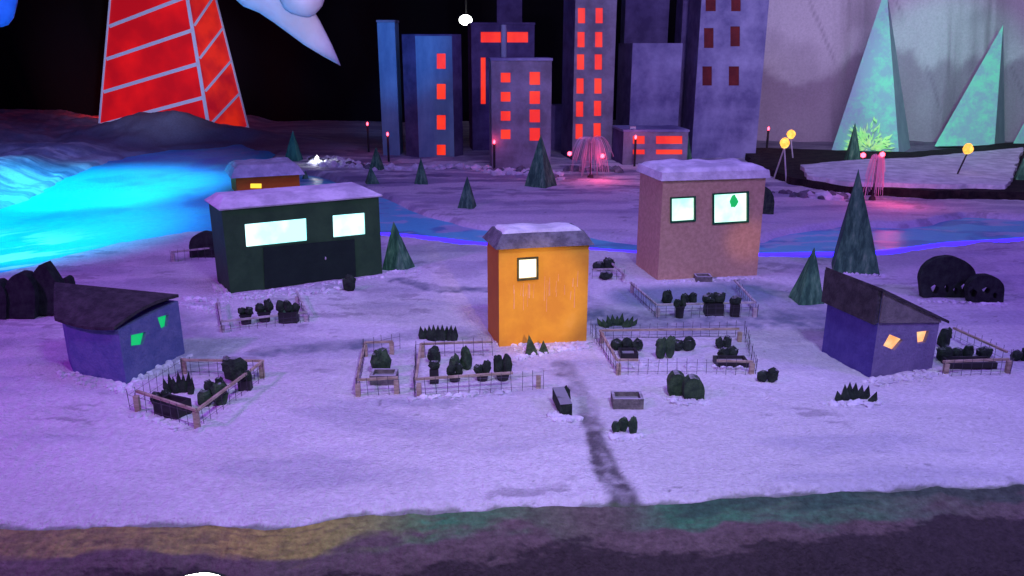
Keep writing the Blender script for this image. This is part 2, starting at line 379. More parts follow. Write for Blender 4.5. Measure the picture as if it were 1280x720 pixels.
# ---- painted front slope of the board
XS = np.linspace(-2.4, 2.4, 900); SS = np.linspace(0, 1, 120)
Xs, Ss = np.meshgrid(XS, SS)
fe1 = np.interp(Xs, FE[:, 0], FE[:, 1])+.03*(fbm(Xs, Xs*0, 9, 6, 111)-.5)
Ys = fe1+.001-Ss*.42
z0 = gz(Xs[:1], fe1[:1])
Zs = z0-.0-Ss*.16-.30*Ss**2+.03*(fbm(Xs, Ss, 5, 4, 131)-.5)*sm(Ss*6)
def skirt_col(X, Y):
    q = Ss/.27
    n = fbm(X, Ss*1.6, 7, 5, 141); n2 = fbm(X*.8, Ss*2, 2.4, 4, 151); fine = fbm(X, Ss*2, 45, 5, 161); px = 640+X*640/1.02
    c = np.ones(X.shape+(3,))*np.array([.17, .125, .12])
    ye = np.exp(-((px-400)/190)**2)+.6*np.exp(-((px-60)/260)**2)
    g = .9*np.exp(-((px-560)/120)**2)+np.exp(-((px-900)/70)**2)+.7*np.exp(-((px-1090)/160)**2)
    c = lerp(c, (.42, .36, .10), np.clip(ye*sm((.62-q+1.0*(n-.5))/.25)*(.3+1.2*fine), 0, 1))
    c = lerp(c, (.07, .27, .12), np.clip(g*sm((.68-q+1.2*(n-.5))/.25)*1.1, 0, 1)*(.45+.8*fine))
    c = lerp(c, (.05, .10, .07), sm((px-840)/60)*sm((.28-q+.7*(n-.5))/.12)*.7)
    c = lerp(c, (.24, .17, .18), sm((n2-.50)/.16)*sm((q-.35)/.3)*.7); c = c*(.65+.7*fine[..., None])
    c = lerp(c, (.055, .042, .045), sm((q-.80+.12*np.sin(px/90)+.5*(n-.5)+.5*(fine-.5)+.3*sm((px-700)/300)*(n2-.35)*3)/.16)*.93)
    return np.clip(c, 0, 1)
sheet('painted_board_edge', Xs, Ys, lambda a, b: Zs, vcol_mat('painted_edge', 'paint', .85, .6, 60, .45), attr={'paint': skirt_col}, kind='structure')
mb = MB(); mb.quad((-14, -6, -.75), (14, -6, -.75), (14, 14, -.75), (-14, 14, -.75)); mb.build('floor', M['dark_ground'], kind='structure')

# ---- river and lake sheets
def riv_col(X, Y):
    n = fbm(X, Y*2, 3, 4, 171); c = np.ones(X.shape+(3,))*np.array([.12, .66, .74])
    c = lerp(c, (.08, .16, .42), sm((n-.48)/.12)*.6)
    c = lerp(c, (.6, .6, .75), sm((fbm(X, Y*2.5, 6, 4, 181)-.56)/.08)*.6)
    return c
xr = np.linspace(-2.1, 5.2, 700); yr = np.linspace(3.5, 6.6, 330)
sheet('river', xr, yr, lambda X, Y: -.030+.004*(fbm(X, Y, 8, 3, 5)-.5), vcol_mat('painted_river', 'paint', .35, .25, 40, .1), attr={'paint': riv_col}, keep=lambda X, Y: river_s(X, Y) > -.08, kind='structure')
def lake_col(X, Y):
    n = fbm(X, Y*.8, 2.6, 5, 191); c = np.ones(X.shape+(3,))*np.array([.03, .66, .95])
    c = lerp(c, (.02, .36, .85), sm((n-.44)/.25)*.6)
    c = lerp(c, (.75, .95, 1), sm((fbm(X*1.2+Y*.8, (Y-X)*5, 2.2, 5, 201)-.50)/.08)*sm((-2.0-X+(3.9-Y)*.3)/.5)*sm((4.6-Y)/.5)*.8)
    return c
xl = np.linspace(-5.6, -1.0, 460); yl = np.linspace(2.2, 9, 500)
sheet('frozen_lake', xl, yl, lambda X, Y: -.022+.012*(fbm(X, Y, 5, 5, 205)-.5)+.03*sm((Y-5)/2)*(fbm(X, Y, 3, 4, 207)-.4), vcol_mat('lake_ice', 'paint', .45, .5, 30, .15, .02), attr={'paint': lake_col}, keep=lambda X, Y: sdist(X, Y, LK) > -.08, kind='structure')

# LED strip under the near bank
mb = MB()
pts = [V((x, float(np.interp(x, RN[:, 0], RN[:, 1]))+.10+.01*math.sin(x*9), -.020)) for x in np.linspace(-.75, 4.4, 90)]
mb.tube(pts, .013, 6)
single(mb, 'light_strip', M['led'], pts[0], 'thin glowing blue light strip running along the near bank of the river', 'light strip')

# ---- dark trench and snowy platform on the right
def flat(name, pix, z, thick, m, **kw):
    P = [Zp(a, b, z) for a, b in pix]
    # subdivide and roughen the outline
    Q = []
    for i in range(len(P)):
        a, b = P[i], P[(i+1) % len(P)]; k = max(1, int((b-a).length/.05))
        for j in range(k):
            p = a.lerp(b, j/k); Q.append(p+V((mnoise.noise(p*9)*.03, mnoise.noise(p*9+V((5, 5, 5)))*.03, 0)))
    mb = MB(); tri = tessellate_polygon([Q]); n = len(Q)
    mb.add(Q+[q-V((0, 0, thick)) for q in Q], [tuple(t) for t in tri]+[(i, (i+1) % n, (i+1) % n+n, i+n) for i in range(n)])
    return mb.build(name, m, **kw)
flat('dark_trench', [(925, 184), (1137, 190), (1330, 172), (1420, 252), (1280, 240), (1180, 239), (1060, 233), (990, 222), (940, 203)], .055, .1, M['dark_ground'], kind='structure')
flat('snowy_platform', [(1000, 206), (1060, 200), (1140, 197), (1279, 184), (1261, 231), (1160, 230), (1065, 228), (1010, 219)], .085, .03, M['snow'], kind='structure')

# ---------------------------------------------------------------- curtains
def curtain(name, x0, x1, y, z0, z1, m, colf, label, amp=.05, yaw=0, n=500, kind=None):
    u = np.linspace(0, 1, n); v = np.linspace(0, 1, 120); U, W = np.meshgrid(u, v)
    X = x0+(x1-x0)*U; Zz = z0+(z1-z0)*W
    fold = 1.5*amp*(np.sin(U*(x1-x0)*5.1+2*fbm(U*4, W*1.0, 2, 3, 211))*.5+fbm(U*9+W*1.2, W*.6, 2.2, 4, 221)-.5)
    Y = y+yaw*(X-x0)+fold
    o = sheet(name, X, Y, lambda a, b: Zz, m, attr={'paint': lambda a, b: colf(U*(x1-x0), Zz)})
    o['label'] = label; o['category'] = 'curtain'; return o
curtain('black_curtain', -12, 3.2, 10.9, -.75, 6, vcol_mat('black_cloth', 'paint', .95, .3, 80, .3), lambda u, z: np.ones(u.shape+(3,))*np.array([.006, .005, .008]),
        'black cloth hanging behind the red tower and the city blocks', .12)
def lil(u, z):
    n = fbm(u, z, 1.6, 5, 231); c = np.ones(u.shape+(3,))*np.array([.70, .63, .66])
    m_ = sm((.78+.5*(fbm(u, u*0, 1.4, 4, 241)-.4)+.3*(fbm(u, z, 5, 5, 243)-.5)-z)/.12)
    c = lerp(c, (.30, .20, .28), m_*(.45+.6*n)); c = lerp(c, (.38, .31, .37), sm((n-.50)/.2)*.5); cr = np.abs(((u*1.1+z*.55+.2*fbm(u, z, 1.1, 3, 247)) % 1.0)-.5); c = lerp(c, (.22, .16, .22), sm(1-cr/.022)*sm((vnoise(u*2, z*2, 3)-.45)/.15)*.55)
    return c
curtain('lilac_curtain', 2.38, 9.0, 8.55, -.2, 6, vcol_mat('lilac_cloth', 'paint', .95, .35, 50, .2), lil,
        'creased lilac cloth backdrop painted with dim mountains behind the pale pyramids', .10, -.05)

# ---------------------------------------------------------------- buildings
def wall_face(mb, A, B, zA, zB, zb, holes, depth=.012):
    """outer wall face A->B (bottom at zb), with polygonal holes given as world points; returns outward normal"""
    a0 = V((A.x, A.y, zb)); b0 = V((B.x, B.y, zb)); a1 = V((A.x, A.y, zA)); b1 = V((B.x, B.y, zB))
    d = (b0-a0).normalized(); n = V((d.y, -d.x, 0))
    outer = [a0, b0, b1, a1]; loops = [outer]+holes
    def to2(p): return V((d.dot(p-a0), p.z, 0))
    tri = tessellate_polygon([[to2(p) for p in l] for l in loops]); allp = [p for l in loops for p in l]
    mb.add(allp, [tuple(t) for t in tri])
    for h in holes:
        k = len(h); mb.add(list(h)+[p-n*depth for p in h], [(i, (i+1) % k, (i+1) % k+k, i+k) for i in range(k)])
    return n
def face_n(A, B):
    d = V((B.x-A.x, B.y-A.y, 0)).normalized(); return V((d.y, -d.x, 0))
def pix_poly(A, B, pix): n = face_n(A, B); return [RP(a, b, A, n) for a, b in pix]
def rect(x0, y0, x1, y1, dl=0, dr=None): return [(x0, y0), (x1, y0+dl), (x1, y1+dl), (x0, y1)]
def add_window(par, poly, n, m, frame=None, fw_=.008, depth=.012, extra=None):
    cen = sum(poly, V())/len(poly)
    P = [p+(p-cen)*.02-n*(depth-.001) for p in poly]
    mb = MB(); mb.prism(P, [p-n*.006 for p in P]); wd = mb.build('window', m, par)
    if frame:
        k = len(poly); fr = MB()
        outp = [p+(p-cen).normalized()*fw_+n*.006 for p in poly]; inp = [p+(cen-p).normalized()*.002+n*.006 for p in poly]
        for i in range(k):
            j = (i+1) % k; q = [outp[i], outp[j], inp[j], inp[i]]; fr.prism([p-n*.008 for p in q], q)
        fr.build('frame', frame, wd)
    return wd
def house(name, label, pixABC, ztop, m, wins={}, cat='house', sides=None, zbase=-.03, group=None, mside=None, Dpt=None):
    """pixABC: base pixels of back-left A, front-left B, front-right C; ztop = heights at A,B,C (D derived)"""
    A, B, Cc = [G(*p) if not isinstance(p, V) else p for p in pixABC]; D = A+Cc-B if Dpt is None else Dpt(A, B, Cc)
    zb = min(A.z, B.z, Cc.z)+zbase
    t = thing(name, B, label, cat, group)
    zs = ztop(A, B, Cc, D)
    P = [A, B, Cc, D]; mb = MB(); ns = []; ms = MB(); specs = []
    for i in range(4):
        j = (i+1) % 4; hs = []
        n = face_n(P[i], P[j])
        for wdef in wins.get(i, []):
            poly = pix_poly(P[i], P[j], wdef[0]); hs.append(poly); specs.append((poly, n)+tuple(wdef[1:]))
        wall_face(ms if (i == 0 and mside) else mb, P[i], P[j], zs[i], zs[j], zb, hs)
    mb.add([V((p.x, p.y, z)) for p, z in zip(P, zs)], [(0, 1, 2, 3)])
    mb.build('wall', m, t)
    if ms.v: ms.build('wall', mside, t)
    for s in specs: add_window(t, s[0], s[1], *s[2:])
    return t, P, zs
def offs(P, o):      # grow rectangle outline by o
    A, B, Cc, D = [V((p.x, p.y, 0)) for p in P]; u = (Cc-B).normalized()*o; v = (B-A).normalized()*o
    return [A-u-v, B-u+v, Cc+u+v, D+u-v]
def ring(P, z, jit=0): return [V((p.x, p.y, z)) for p in P]
def snow_cap(P, z, th, amp, inset=0, seed=0, sag=0):
    Q = offs(P, -inset) if inset else [V((p.x, p.y, 0)) for p in P]; n = 26; mb = MB(); vs = []
    for j in range(n+1):
        for i in range(n+1):
            u, v = i/n, j/n; p = (Q[0]*(1-u)+Q[3]*u)*(1-v)+(Q[1]*(1-u)+Q[2]*u)*v
            e = min(u, 1-u, v, 1-v); k = 0 if e < 1e-6 else min(1, .55+e*5)
            wob = mnoise.noise(V((p.x*14, p.y*14, seed)))*amp
            if e < 1e-6: p = p+V((mnoise.noise(p*20)*.008, mnoise.noise(p*20+V((9, 0, 0)))*.008, 0))
            vs.append(V((p.x, p.y, z+(th+wob)*k-.004*(e < 1e-6))))
    mb.add(vs, [(j*(n+1)+i, j*(n+1)+i+1, (j+1)*(n+1)+i+1, (j+1)*(n+1)+i) for j in range(n) for i in range(n)])
    return mb
def slab_roof(t, P, z, o1, o2, rise, m, snow_th, samp=.01, msnow=None, under=.0):
    mb = MB(); mb.prism(ring(offs(P, o1), z-under), ring(offs(P, o2), z+rise)); r = mb.build('roof', m, t)
    snow_cap(offs(P, o2-.004), z+rise+.001, snow_th, samp, seed=z*7).build('roof_snow', msnow or M['snow'], r, True)
    return r
flatz = lambda py: (lambda A, B, Cc, D: [top(B, py)]*4)
# orange house
t, P, zs = house('orange_house', 'bright orange box house with a grey flared roof and white drips below one lit window', [(610, 414), (624, 433), (733, 426)], flatz(311), M['orange'],
    {1: [([(648, 324), (671, 322.5), (671, 347), (648, 349)], M['warm_win'], M['dark_frame'], .007)]}, mside=M['orange_side'])
slab_roof(t, P, zs[0]+.001, .014, -.014, .044, M['grey'], .010, .010)
nn = face_n(P[1], P[2])
for i in range(26):
    px = 640+random.random()*86; y0 = 338+random.random()*30 if px > 665 else 352+random.random()*12; ln = random.choice([10, 16, 24, 34, 48])*random.uniform(.7, 1.1)
    a = RP(px, y0, P[1]+nn*.0012, nn); b = RP(px+random.uniform(-1.2, .2), min(y0+ln, 420), P[1]+nn*.0012, nn)
    k_ = random.uniform(.0004, .0011); MB().tube([a, a.lerp(b, .6), b], k_*.7, 4, k_*1.5).build('paint_drip', M['drip'], t)
# green house
t, P, zs = house('green_house', 'long dark green house with two cyan lit windows and a snowy hipped roof', [(272, 352), (288, 367), (478, 342)], flatz(263), M['dgreen'],
    {1: [([(306, 280.5), (383, 273), (384, 301), (308, 309)], M['cyan_win']), ([(416, 269.5), (456, 266), (457, 293), (417, 297)], M['cyan_win'])]})
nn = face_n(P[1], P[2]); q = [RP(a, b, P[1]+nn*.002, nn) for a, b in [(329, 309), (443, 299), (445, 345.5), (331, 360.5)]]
dr = MB().prism([p-nn*.004 for p in q], [p+nn*.003 for p in q]).build('door', M['dgreen_door'], t)  # dark panel standing in for a cast shadow on the front wall
hc = RP(407, 323, P[1]+nn*.009, nn); MB().blob(hc, .004, .004, .008, 0, 0, 1).build('door_handle', M['ppole'], dr)  # small white dot on the shadow panel
mb = MB(); mb.prism(ring(offs(P, .010), zs[0]+.001), ring(offs(P, .014), zs[0]+.006)); r = mb.build('roof', M['snow'], t)
base = offs(P, .014); tp = [base[0].lerp(base[3], .07), base[1].lerp(base[2], .07), base[2].lerp(base[1], .07), base[3].lerp(base[0], .07)]
tp = [tp[0], tp[1].lerp(tp[0], .45), tp[2].lerp(tp[3], .45), tp[3]]
tp[0] = tp[0].lerp(tp[1], .1); tp[3] = tp[3].lerp(tp[2], .1)
MB().prism(ring(base, zs[0]+.007), ring(tp, zs[0]+.036)).build('roof_snow', M['snow'], r)
# tan house
t, P, zs = house('tan_house', 'tall tan box house with a snowy slab roof and two green framed lit windows', [(795, 331), (822, 350), (946, 344)], flatz(226), M['tan'],
    {1: [([(839, 248), (868, 246.5), (868, 275), (839, 277)], M['green_win'], M['green_frame'], .007), ([(892, 243), (934, 240.5), (934, 276.5), (892, 279)], M['green_win'], M['green_frame'], .008)]})
slab_roof(t, P, zs[0]+.001, .014, .008, .034, M['snow'], .014, .012)
nn = face_n(P[1], P[2]); q = RP(917, 252, P[1]-nn*.006, nn)
MB().blob(q, .016, .005, .026, .25, 3, 2).build('window_ornament', M['blob'], t)
# small orange shed
t, P, zs = house('orange_shed', 'low orange shed with a snowy roof and one yellow window behind the green house', [(290, 238), (297, 247), (376, 246)], flatz(222), M['shed'],
    {1: [([(313, 229.5), (327, 229.5), (327, 235.5), (313, 235.5)], M['yellow_win'])]})
slab_roof(t, P, zs[0]+.001, .035, -.0, .06, M['snow'], .02, .012)
# blue house with mono-pitch roof (left)
t, P, zs = house('blue_house', 'small blue house with a dark sloping roof and two green skewed windows', [(92, 466), (158, 480), (231, 441)],
    lambda A, B, Cc, D: [top(A, 403), top(B, 413), top(Cc, 376), top(D, 363)], M['blueh'],
    {1: [([(164, 419), (183, 415), (179, 431), (164, 433)], M['green_flat']), ([(197, 397), (211, 393), (209, 408), (202, 412)], M['green_flat'])]},
    Dpt=lambda A, B, Cc: V((Yp(84, 440, A.y+.10).x, A.y+.10, A.z)))
A, B, Cc, D = P
lo0 = V((Yp(71, 402, A.y).x, A.y-.01, top(A, 401))); lo1 = V((B.x-.004, B.y-.016, top(B, 412))); hi1 = V((Cc.x+.004, Cc.y, top(Cc, 373))); hi0 = V((Yp(67, 358, D.y).x, D.y+.01, top(D, 359)))
n_ = 14; g_ = [lo0.lerp(lo1, i/n_).lerp(hi0.lerp(hi1, i/n_), j/n_)+V((0, 0, .016*math.sin(math.pi*j/n_)-.012*math.sin(math.pi*i/n_)*(1-j/n_))) for j in range(n_+1) for i in range(n_+1)]
N_ = len(g_); ix = lambda i, j: j*(n_+1)+i
fs = [(ix(i, j), ix(i+1, j), ix(i+1, j+1), ix(i, j+1)) for j in range(n_) for i in range(n_)]
rim_ = [ix(i, 0) for i in range(n_)]+[ix(n_, j) for j in range(n_)]+[ix(n_-i, n_) for i in range(n_)]+[ix(0, n_-j) for j in range(n_)]
MB().add([p+V((0, 0, .004)) for p in g_]+[p+V((0, 0, .014)) for p in g_], [f[::-1] for f in fs]+[tuple(q+N_ for q in f) for f in fs]+[(rim_[k], rim_[(k+1) % len(rim_)], rim_[(k+1) % len(rim_)]+N_, rim_[k]+N_) for k in range(len(rim_))]).build('roof', M['dgrey'], t)
# violet house (right)
def mono2(A, B, Cc, D):
    hi = top(B, 364); lo = top(Cc, 401); return [hi, hi, lo, lo]
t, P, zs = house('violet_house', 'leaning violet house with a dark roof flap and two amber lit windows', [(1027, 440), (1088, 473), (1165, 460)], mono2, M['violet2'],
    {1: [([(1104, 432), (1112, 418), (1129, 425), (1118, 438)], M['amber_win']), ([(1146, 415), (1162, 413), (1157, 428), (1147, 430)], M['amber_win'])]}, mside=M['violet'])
A, B, Cc, D = P; n0 = face_n(A, B); n1 = face_n(B, Cc)
zl = top(B, 404)
q = [V((A.x, A.y, zl)), V((B.x, B.y, zl)), V((B.x, B.y, zs[1]+.004)), V((A.x, A.y, zs[0]+.004))]
ab = (B-A); ab.z = 0; ab.normalize(); q[0] -= ab*.012; q[3] -= ab*.012
MB().prism([p+n0*.002 for p in q], [p+n0*.016+(V((0, 0, -.004)) if i < 2 else V((0, 0, 0))) for i, p in enumerate(q)]).build('roof_flap', M['dgrey'], t)
q = [V((B.x, B.y, zl+.002)), V((Cc.x, Cc.y, zs[2]-.004)), V((Cc.x, Cc.y, zs[2]+.002)), V((B.x, B.y, zs[1]+.002))]
MB().prism([p+n1*.002 for p in q], [p+n1*.006 for p in q]).build('fascia', M['fgrey'], t)
bc = V((Cc.x-B.x, Cc.y-B.y, zs[2]-zs[1])).normalized()
q = [V((A.x, A.y, zs[0])), V((B.x, B.y, zs[1])), V((Cc.x, Cc.y, zs[2])), V((D.x, D.y, zs[3]))]
q = [q[0]-ab*.01+n0*.016, q[1]+ab*.012+n0*.016, q[2]+ab*.012+bc*.03, q[3]-ab*.01+bc*.03]
MB().prism([p+V((0, 0, .005)) for p in q], [p+V((0, 0, .014)) for p in q]).build('roof', M['dgrey'], t)

# ---------------------------------------------------------------- city blocks
def block(name, label, x0, x1, ybase, ytop, m, wins=(), side=None, sm_=None, wm=None, dep=.35, z1=None, skew=0):
    """front face spans pixels x0..x1; side: pixel x of the far side edge that shows to the left"""
    B = G(x0, ybase); Cc = Yp(x1, ybase, B.y+skew); Cc = V((Cc.x, B.y+skew, B.z))
    d = (Cc-B).normalized(); nb = V((-d.y, d.x, 0)); A = B+nb*dep
    if side is not None: A = V((Yp(side, ybase, A.y).x, A.y, B.z))
    zt = z1 if z1 else top(B, ytop)
    if ytop < 0 and not z1: zt = top(B, ytop)
    w_ = {1: [(p, wm or M['red_win']) for p in wins]}
    return house(name, label, [A, B, Cc], lambda *a: [zt]*4, m, w_, 'building', mside=sm_)
def R4(x0, y0, x1, y1): return [(x0, y0), (x1, y0), (x1, y1), (x0, y1)]
def parapet(t, P, zs, m, h=.02, w_=.015):
    mb = MB()
    Q = offs(P, .006)
    mb.prism(ring(Q, zs[0]+.001), ring(Q, zs[0]+h)); mb.build('roof', m, t)
t, P, zs = block('city_tower', 'slim plain pale blue tower at the left end of the city', 479, 500, 194, 28, M['city_b'], dep=.25); parapet(t, P, zs, M['city'])
# octagonal block
def octo(label, x0, xa, xb, x1, yb, yt, wins):
    B = G(xa, yb); Cc = Yp(xb, yb, B.y); A = Yp(x0, yb, B.y+.12); D = Yp(x1, yb, B.y+.12)
    P = [V((p.x, p.y, B.z)) for p in (A, B, Cc, D)]; P += [P[3]+V((-.02, .25, 0)), P[0]+V((.02, .25, 0))]
    z = top(B, yt); t = thing('city_block', B, label, 'building'); mb = MB(); side = MB()
    for i in range(6):
        j = (i+1) % 6; hs = [pix_poly(P[i], P[j], w_) for w_ in wins] if i == 1 else []
        n = wall_face(mb if i == 1 else side, P[i], P[j], z, z, B.z-.03, hs)
        for h in hs: add_window(t, h, n, M['red_win'])
    mb.build('wall', M['city_b'], t); side.build('wall', M['city_d'], t)
    MB().prism([V((p.x, p.y, z+.001)) for p in P], [V((p.x, p.y, z+.015)) for p in P]).build('roof', M['city_d'], t)
octo('faceted blue city block with one column of four red windows', 508, 524, 568, 579, 197, 45, [R4(546, 67, 557, 86), R4(546, 105, 557, 124), R4(546, 144, 557, 162), R4(546, 181, 557, 194)])
t, P, zs = block('city_block', 'dark violet city block with two wide red windows over one tall slit', 591, 667, 188, 31, M['city_d'], [R4(601, 40, 626, 53), R4(634, 40, 660, 53), R4(601, 72, 607, 130)], 587, dep=.3); parapet(t, P, zs, M['city_d'])
mb = MB(); a = P[1]+V((0, 0, 0)); nn = face_n(P[1], P[2]); p0 = RP(629.5, 73, P[1]+nn*.02, nn); p1 = RP(629.5, 31, P[1]+nn*.02, nn)
mb.bar(p0, p1+V((0, .001, 0)), .055, .02); 
mb = MB(); mb.tube([V((p0.x, p0.y, p0.z-.35)), p1], .026, 8); mb.build('drain_pipe', M['city_p'], t)
block('city_tower', 'dark violet tower rising out of frame behind the block with wide red windows', 622, 652, 180, -60, M['city_d'], dep=.3)
wins = [R4(626, a, 638, a+12) for a in (91, 115, 139, 162)]+[R4(662, a, 675, a+16) for a in (90, 114, 137, 160)]
t, P, zs = block('city_block', 'grey city block with two columns of four red windows, nearest of the city', 615, 688, 212, 76, M['city'], wins, 612, dep=.3); parapet(t, P, zs, M['city_m'])
wins = [R4(723-(i*.6), a, 732-(i*.6), a+19) for i, a in enumerate((-20, 10, 40, 68, 98, 127, 155))]+[R4(745-(i*.5), a, 754-(i*.5), a+19) for i, a in enumerate((-20, 10, 40, 68, 98, 126, 154))]
block('city_tower', 'tall grey tower with two long columns of red windows', 715, 764, 200, -60, M['city'], wins, 701, sm_=M['city_d'], dep=.35)
block('city_tower', 'dark tower without windows rising behind the plain mottled block', 775, 827, 186, -60, M['city_d'], (), 770, dep=.3)
t, P, zs = block('city_block', 'plain mottled grey violet block without windows', 785, 845, 196, 54, M['city_m'], (), 768, sm_=M['city_d'], dep=.35)
t, P, zs = block('city_block', 'low grey block with two rows of wide red windows', 778, 858, 206, 165, M['city'],
     [R4(791, 170, 806, 180), R4(820, 170, 853, 180), R4(791, 187, 806, 193), R4(820, 187, 853, 193)], 764, sm_=M['city_d'], dep=.35); parapet(t, P, zs, M['city_m'])
MB().box((P[1].x+.08, P[1].y+.05, zs[0]+.021), .05, .04, .02).build('roof_hatch', M['ppole'], t)
block('city_tower', 'very dark narrow tower in the gap left of the mottled tower with unlit windows', 843, 868, 190, -60, M['city_d'], (), dep=.3)
block('city_tower', 'mottled violet tower with two columns of unlit dark red windows', 864, 944, 198, -60, M['city_m'],
      [R4(882, -12, 895, 14), R4(880, 35, 892, 60), R4(878, 83, 890, 107), R4(914, -12, 926, 14), R4(913, 33, 925, 58), R4(911, 83, 924, 107)], 850, M['city_d'], M['red_dim'], .35)
block('city_tower', 'small dark violet tower base half hidden between the grey block and the tall grey tower', 688, 708, 188, 132, M['city_d'], dep=.2)

# ---------------------------------------------------------------- red tower
B = Zp(262, 172, 0); Y0 = B.y+.35; zb = -.1
L0 = Yp(122, 172, Y0+.25); R0 = Yp(314, 172, Y0+.42)
def ed(pa, pb, Yb):   # base / top points for an edge drawn through two pixels
    return Yp(*pa, Yb), Yp(*pb, Yb)
t = thing('red_tower', V((B.x, B.y+.3, zb)), 'huge red translucent tapering tower crossed by slanting white stripes', 'tower')
k = 2.6
def line(p, q, s): return (p[0]+(q[0]-p[0])*s, p[1]+(q[1]-p[1])*s)
T_ = Yp(172, -390, Y0+.45)
lb, mb_, rb = Yp(122.5, 178, Y0+.25), Yp(265, 178, Y0), Yp(315, 178, Y0+.55)
bb = lb+rb-mb_
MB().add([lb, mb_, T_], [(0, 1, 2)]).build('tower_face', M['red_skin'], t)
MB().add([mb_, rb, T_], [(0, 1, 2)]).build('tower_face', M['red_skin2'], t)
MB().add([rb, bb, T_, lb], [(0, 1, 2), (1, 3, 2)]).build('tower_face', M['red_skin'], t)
lt = mt = T_
def strip_on(P0, n, a, b, w0, w1, m=M['stripe']):
    pts = []
    d = V((b[0]-a[0], b[1]-a[1], 0)).normalized(); q = (-d.y, d.x)
    pix = [(a[0]+q[0]*w0, a[1]+q[1]*w0), (b[0]+q[0]*w1, b[1]+q[1]*w1), (b[0]-q[0]*w1, b[1]-q[1]*w1), (a[0]-q[0]*w0, a[1]-q[1]*w0)]
    Q = [RP(x, y, P0+n*.004, n) for x, y in pix]
    MB().prism(Q, [p+n*.010 for p in Q]).build('stripe', m, t)
nl = (mb_-lb).cross(lt-lb).normalized(); nl = nl if nl.y < 0 else -nl
nr = (rb-mb_).cross(mt-mb_).normalized(); nr = nr if nr.y < 0 else -nr
for i in range(-3, 4):
    ya = 33+i*41.0; xa = 138-(ya)*15.5/178
    yb = ya-35-2.5*i*.3; yb = 33+i*42-0; yb = ya-1-0
    # left stripes: (136,33)->(238,-8) etc
    y1 = 33+i*41; y2 = y1-37+i*1.0
    x1 = 138-y1*.087; x2 = 235+y2*.169
    strip_on(lb, nl, (x1+2, y1), (x2-1, y2), 2.1, 2.3)
for i in range(-2, 5):
    y1 = 32+i*41; y2 = y1-38; x1 = 235+y1*.169; x2 = 270+y2*.252
    strip_on(mb_, nr, (x1+2, y1), (x2-.5, y2), 1.5, 1.3)
strip_on(lb, nl, (123.5, 166), (150, -140), 1.0, 1.0); strip_on(lb, nl, (263, 170), (211.5, -140), 2.0, 2.0); strip_on(mb_, nr, (313, 172), (237, -130), .9, .9)
pl = bpy.data.lights.new('tower_glow', 'POINT'); pl.color = (1, .03, .02); pl.energy = 9; pl.shadow_soft_size = .2
po = bpy.data.objects.new('tower_glow', pl); col.objects.link(po); po.location = lb+V((-.35, 1.0, .30))

# ---------------------------------------------------------------- pale pyramids before the backdrop
def mint_mat():
    m, tt, b = nt('mint_pyramid'); N = tt.nodes; L = tt.links
    tc = N.new('ShaderNodeTexCoord'); n = N.new('ShaderNodeTexNoise'); n.inputs['Scale'].default_value = 5; n.inputs['Detail'].default_value = 9; n.inputs['Roughness'].default_value = .75
    L.new(tc.outputs['Object'], n.inputs[0]); r = N.new('ShaderNodeValToRGB'); r.color_ramp.elements[0].position = .42; r.color_ramp.elements[1].position = .58
    r.color_ramp.elements[0].color = (.36, .52, .56, 1); r.color_ramp.elements[1].color = (.30, .85, .55, 1)
    L.new(n.outputs[0], r.inputs[0]); L.new(r.outputs[0], b.inputs['Base Color']); b.inputs['Roughness'].default_value = .7; return m
mm = mint_mat(); MY = mat('yellow_leaf', (.55, .85, .15), (.75, .95, .3), 10)
def pale_pyr(label, apex, pts, Y):
    l, m_, r = pts
    A = Yp(*l, Y); B = Yp(*m_, Y-.05); Cc = Yp(*r, Y+.35); T = Yp(*apex, Y+.15)
    D = A+Cc-B; z = -.02
    t = thing('pale_pyramid', V((B.x, B.y, z)), label, 'pyramid')
    MB().add([A, B, T], [(0, 1, 2)]).build('pyramid_face', mm, t)
    MB().add([B, Cc, T, D, A], [(0, 1, 2), (1, 3, 2), (3, 4, 2)]).build('pyramid_face', mat('pale_face', (.36, .42, .50), (.46, .52, .58), 6), t)
    return t, A, B, T
t, A, B, T = pale_pyr('taller pale mint pyramid with a glowing yellow green leaf pattern at its foot', (1108, -18), [(1037, 195), (1124, 194), (1139, 191)], 7.5)
n = (B-A).cross(T-A).normalized(); n = n if n.y < 0 else -n
leaf = emit('projected_leaf', (.22, .8, .2), .42, (.7, 1, .3), 9, base=(.4, .8, .3))  # projected light, built as glowing shapes on the pyramid face
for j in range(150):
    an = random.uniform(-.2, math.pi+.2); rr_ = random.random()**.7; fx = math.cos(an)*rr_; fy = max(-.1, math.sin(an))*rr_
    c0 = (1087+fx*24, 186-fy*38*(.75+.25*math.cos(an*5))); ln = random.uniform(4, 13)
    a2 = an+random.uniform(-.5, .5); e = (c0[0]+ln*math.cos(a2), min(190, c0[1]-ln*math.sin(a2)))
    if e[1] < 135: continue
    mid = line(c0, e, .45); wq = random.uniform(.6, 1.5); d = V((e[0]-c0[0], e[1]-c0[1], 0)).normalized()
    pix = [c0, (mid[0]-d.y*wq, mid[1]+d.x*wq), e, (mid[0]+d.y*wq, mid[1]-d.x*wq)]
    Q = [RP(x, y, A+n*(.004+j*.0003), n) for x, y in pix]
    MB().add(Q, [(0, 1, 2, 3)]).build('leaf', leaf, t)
pale_pyr('smaller pale mint pyramid standing further right before the backdrop', (1254, 31), [(1168, 183), (1243, 182), (1256, 180)], 7.8)
pale_pyr('cropped pale pyramid at the right edge of the backdrop', (1330, 60), [(1266, 180), (1335, 180), (1350, 178)], 7.8)

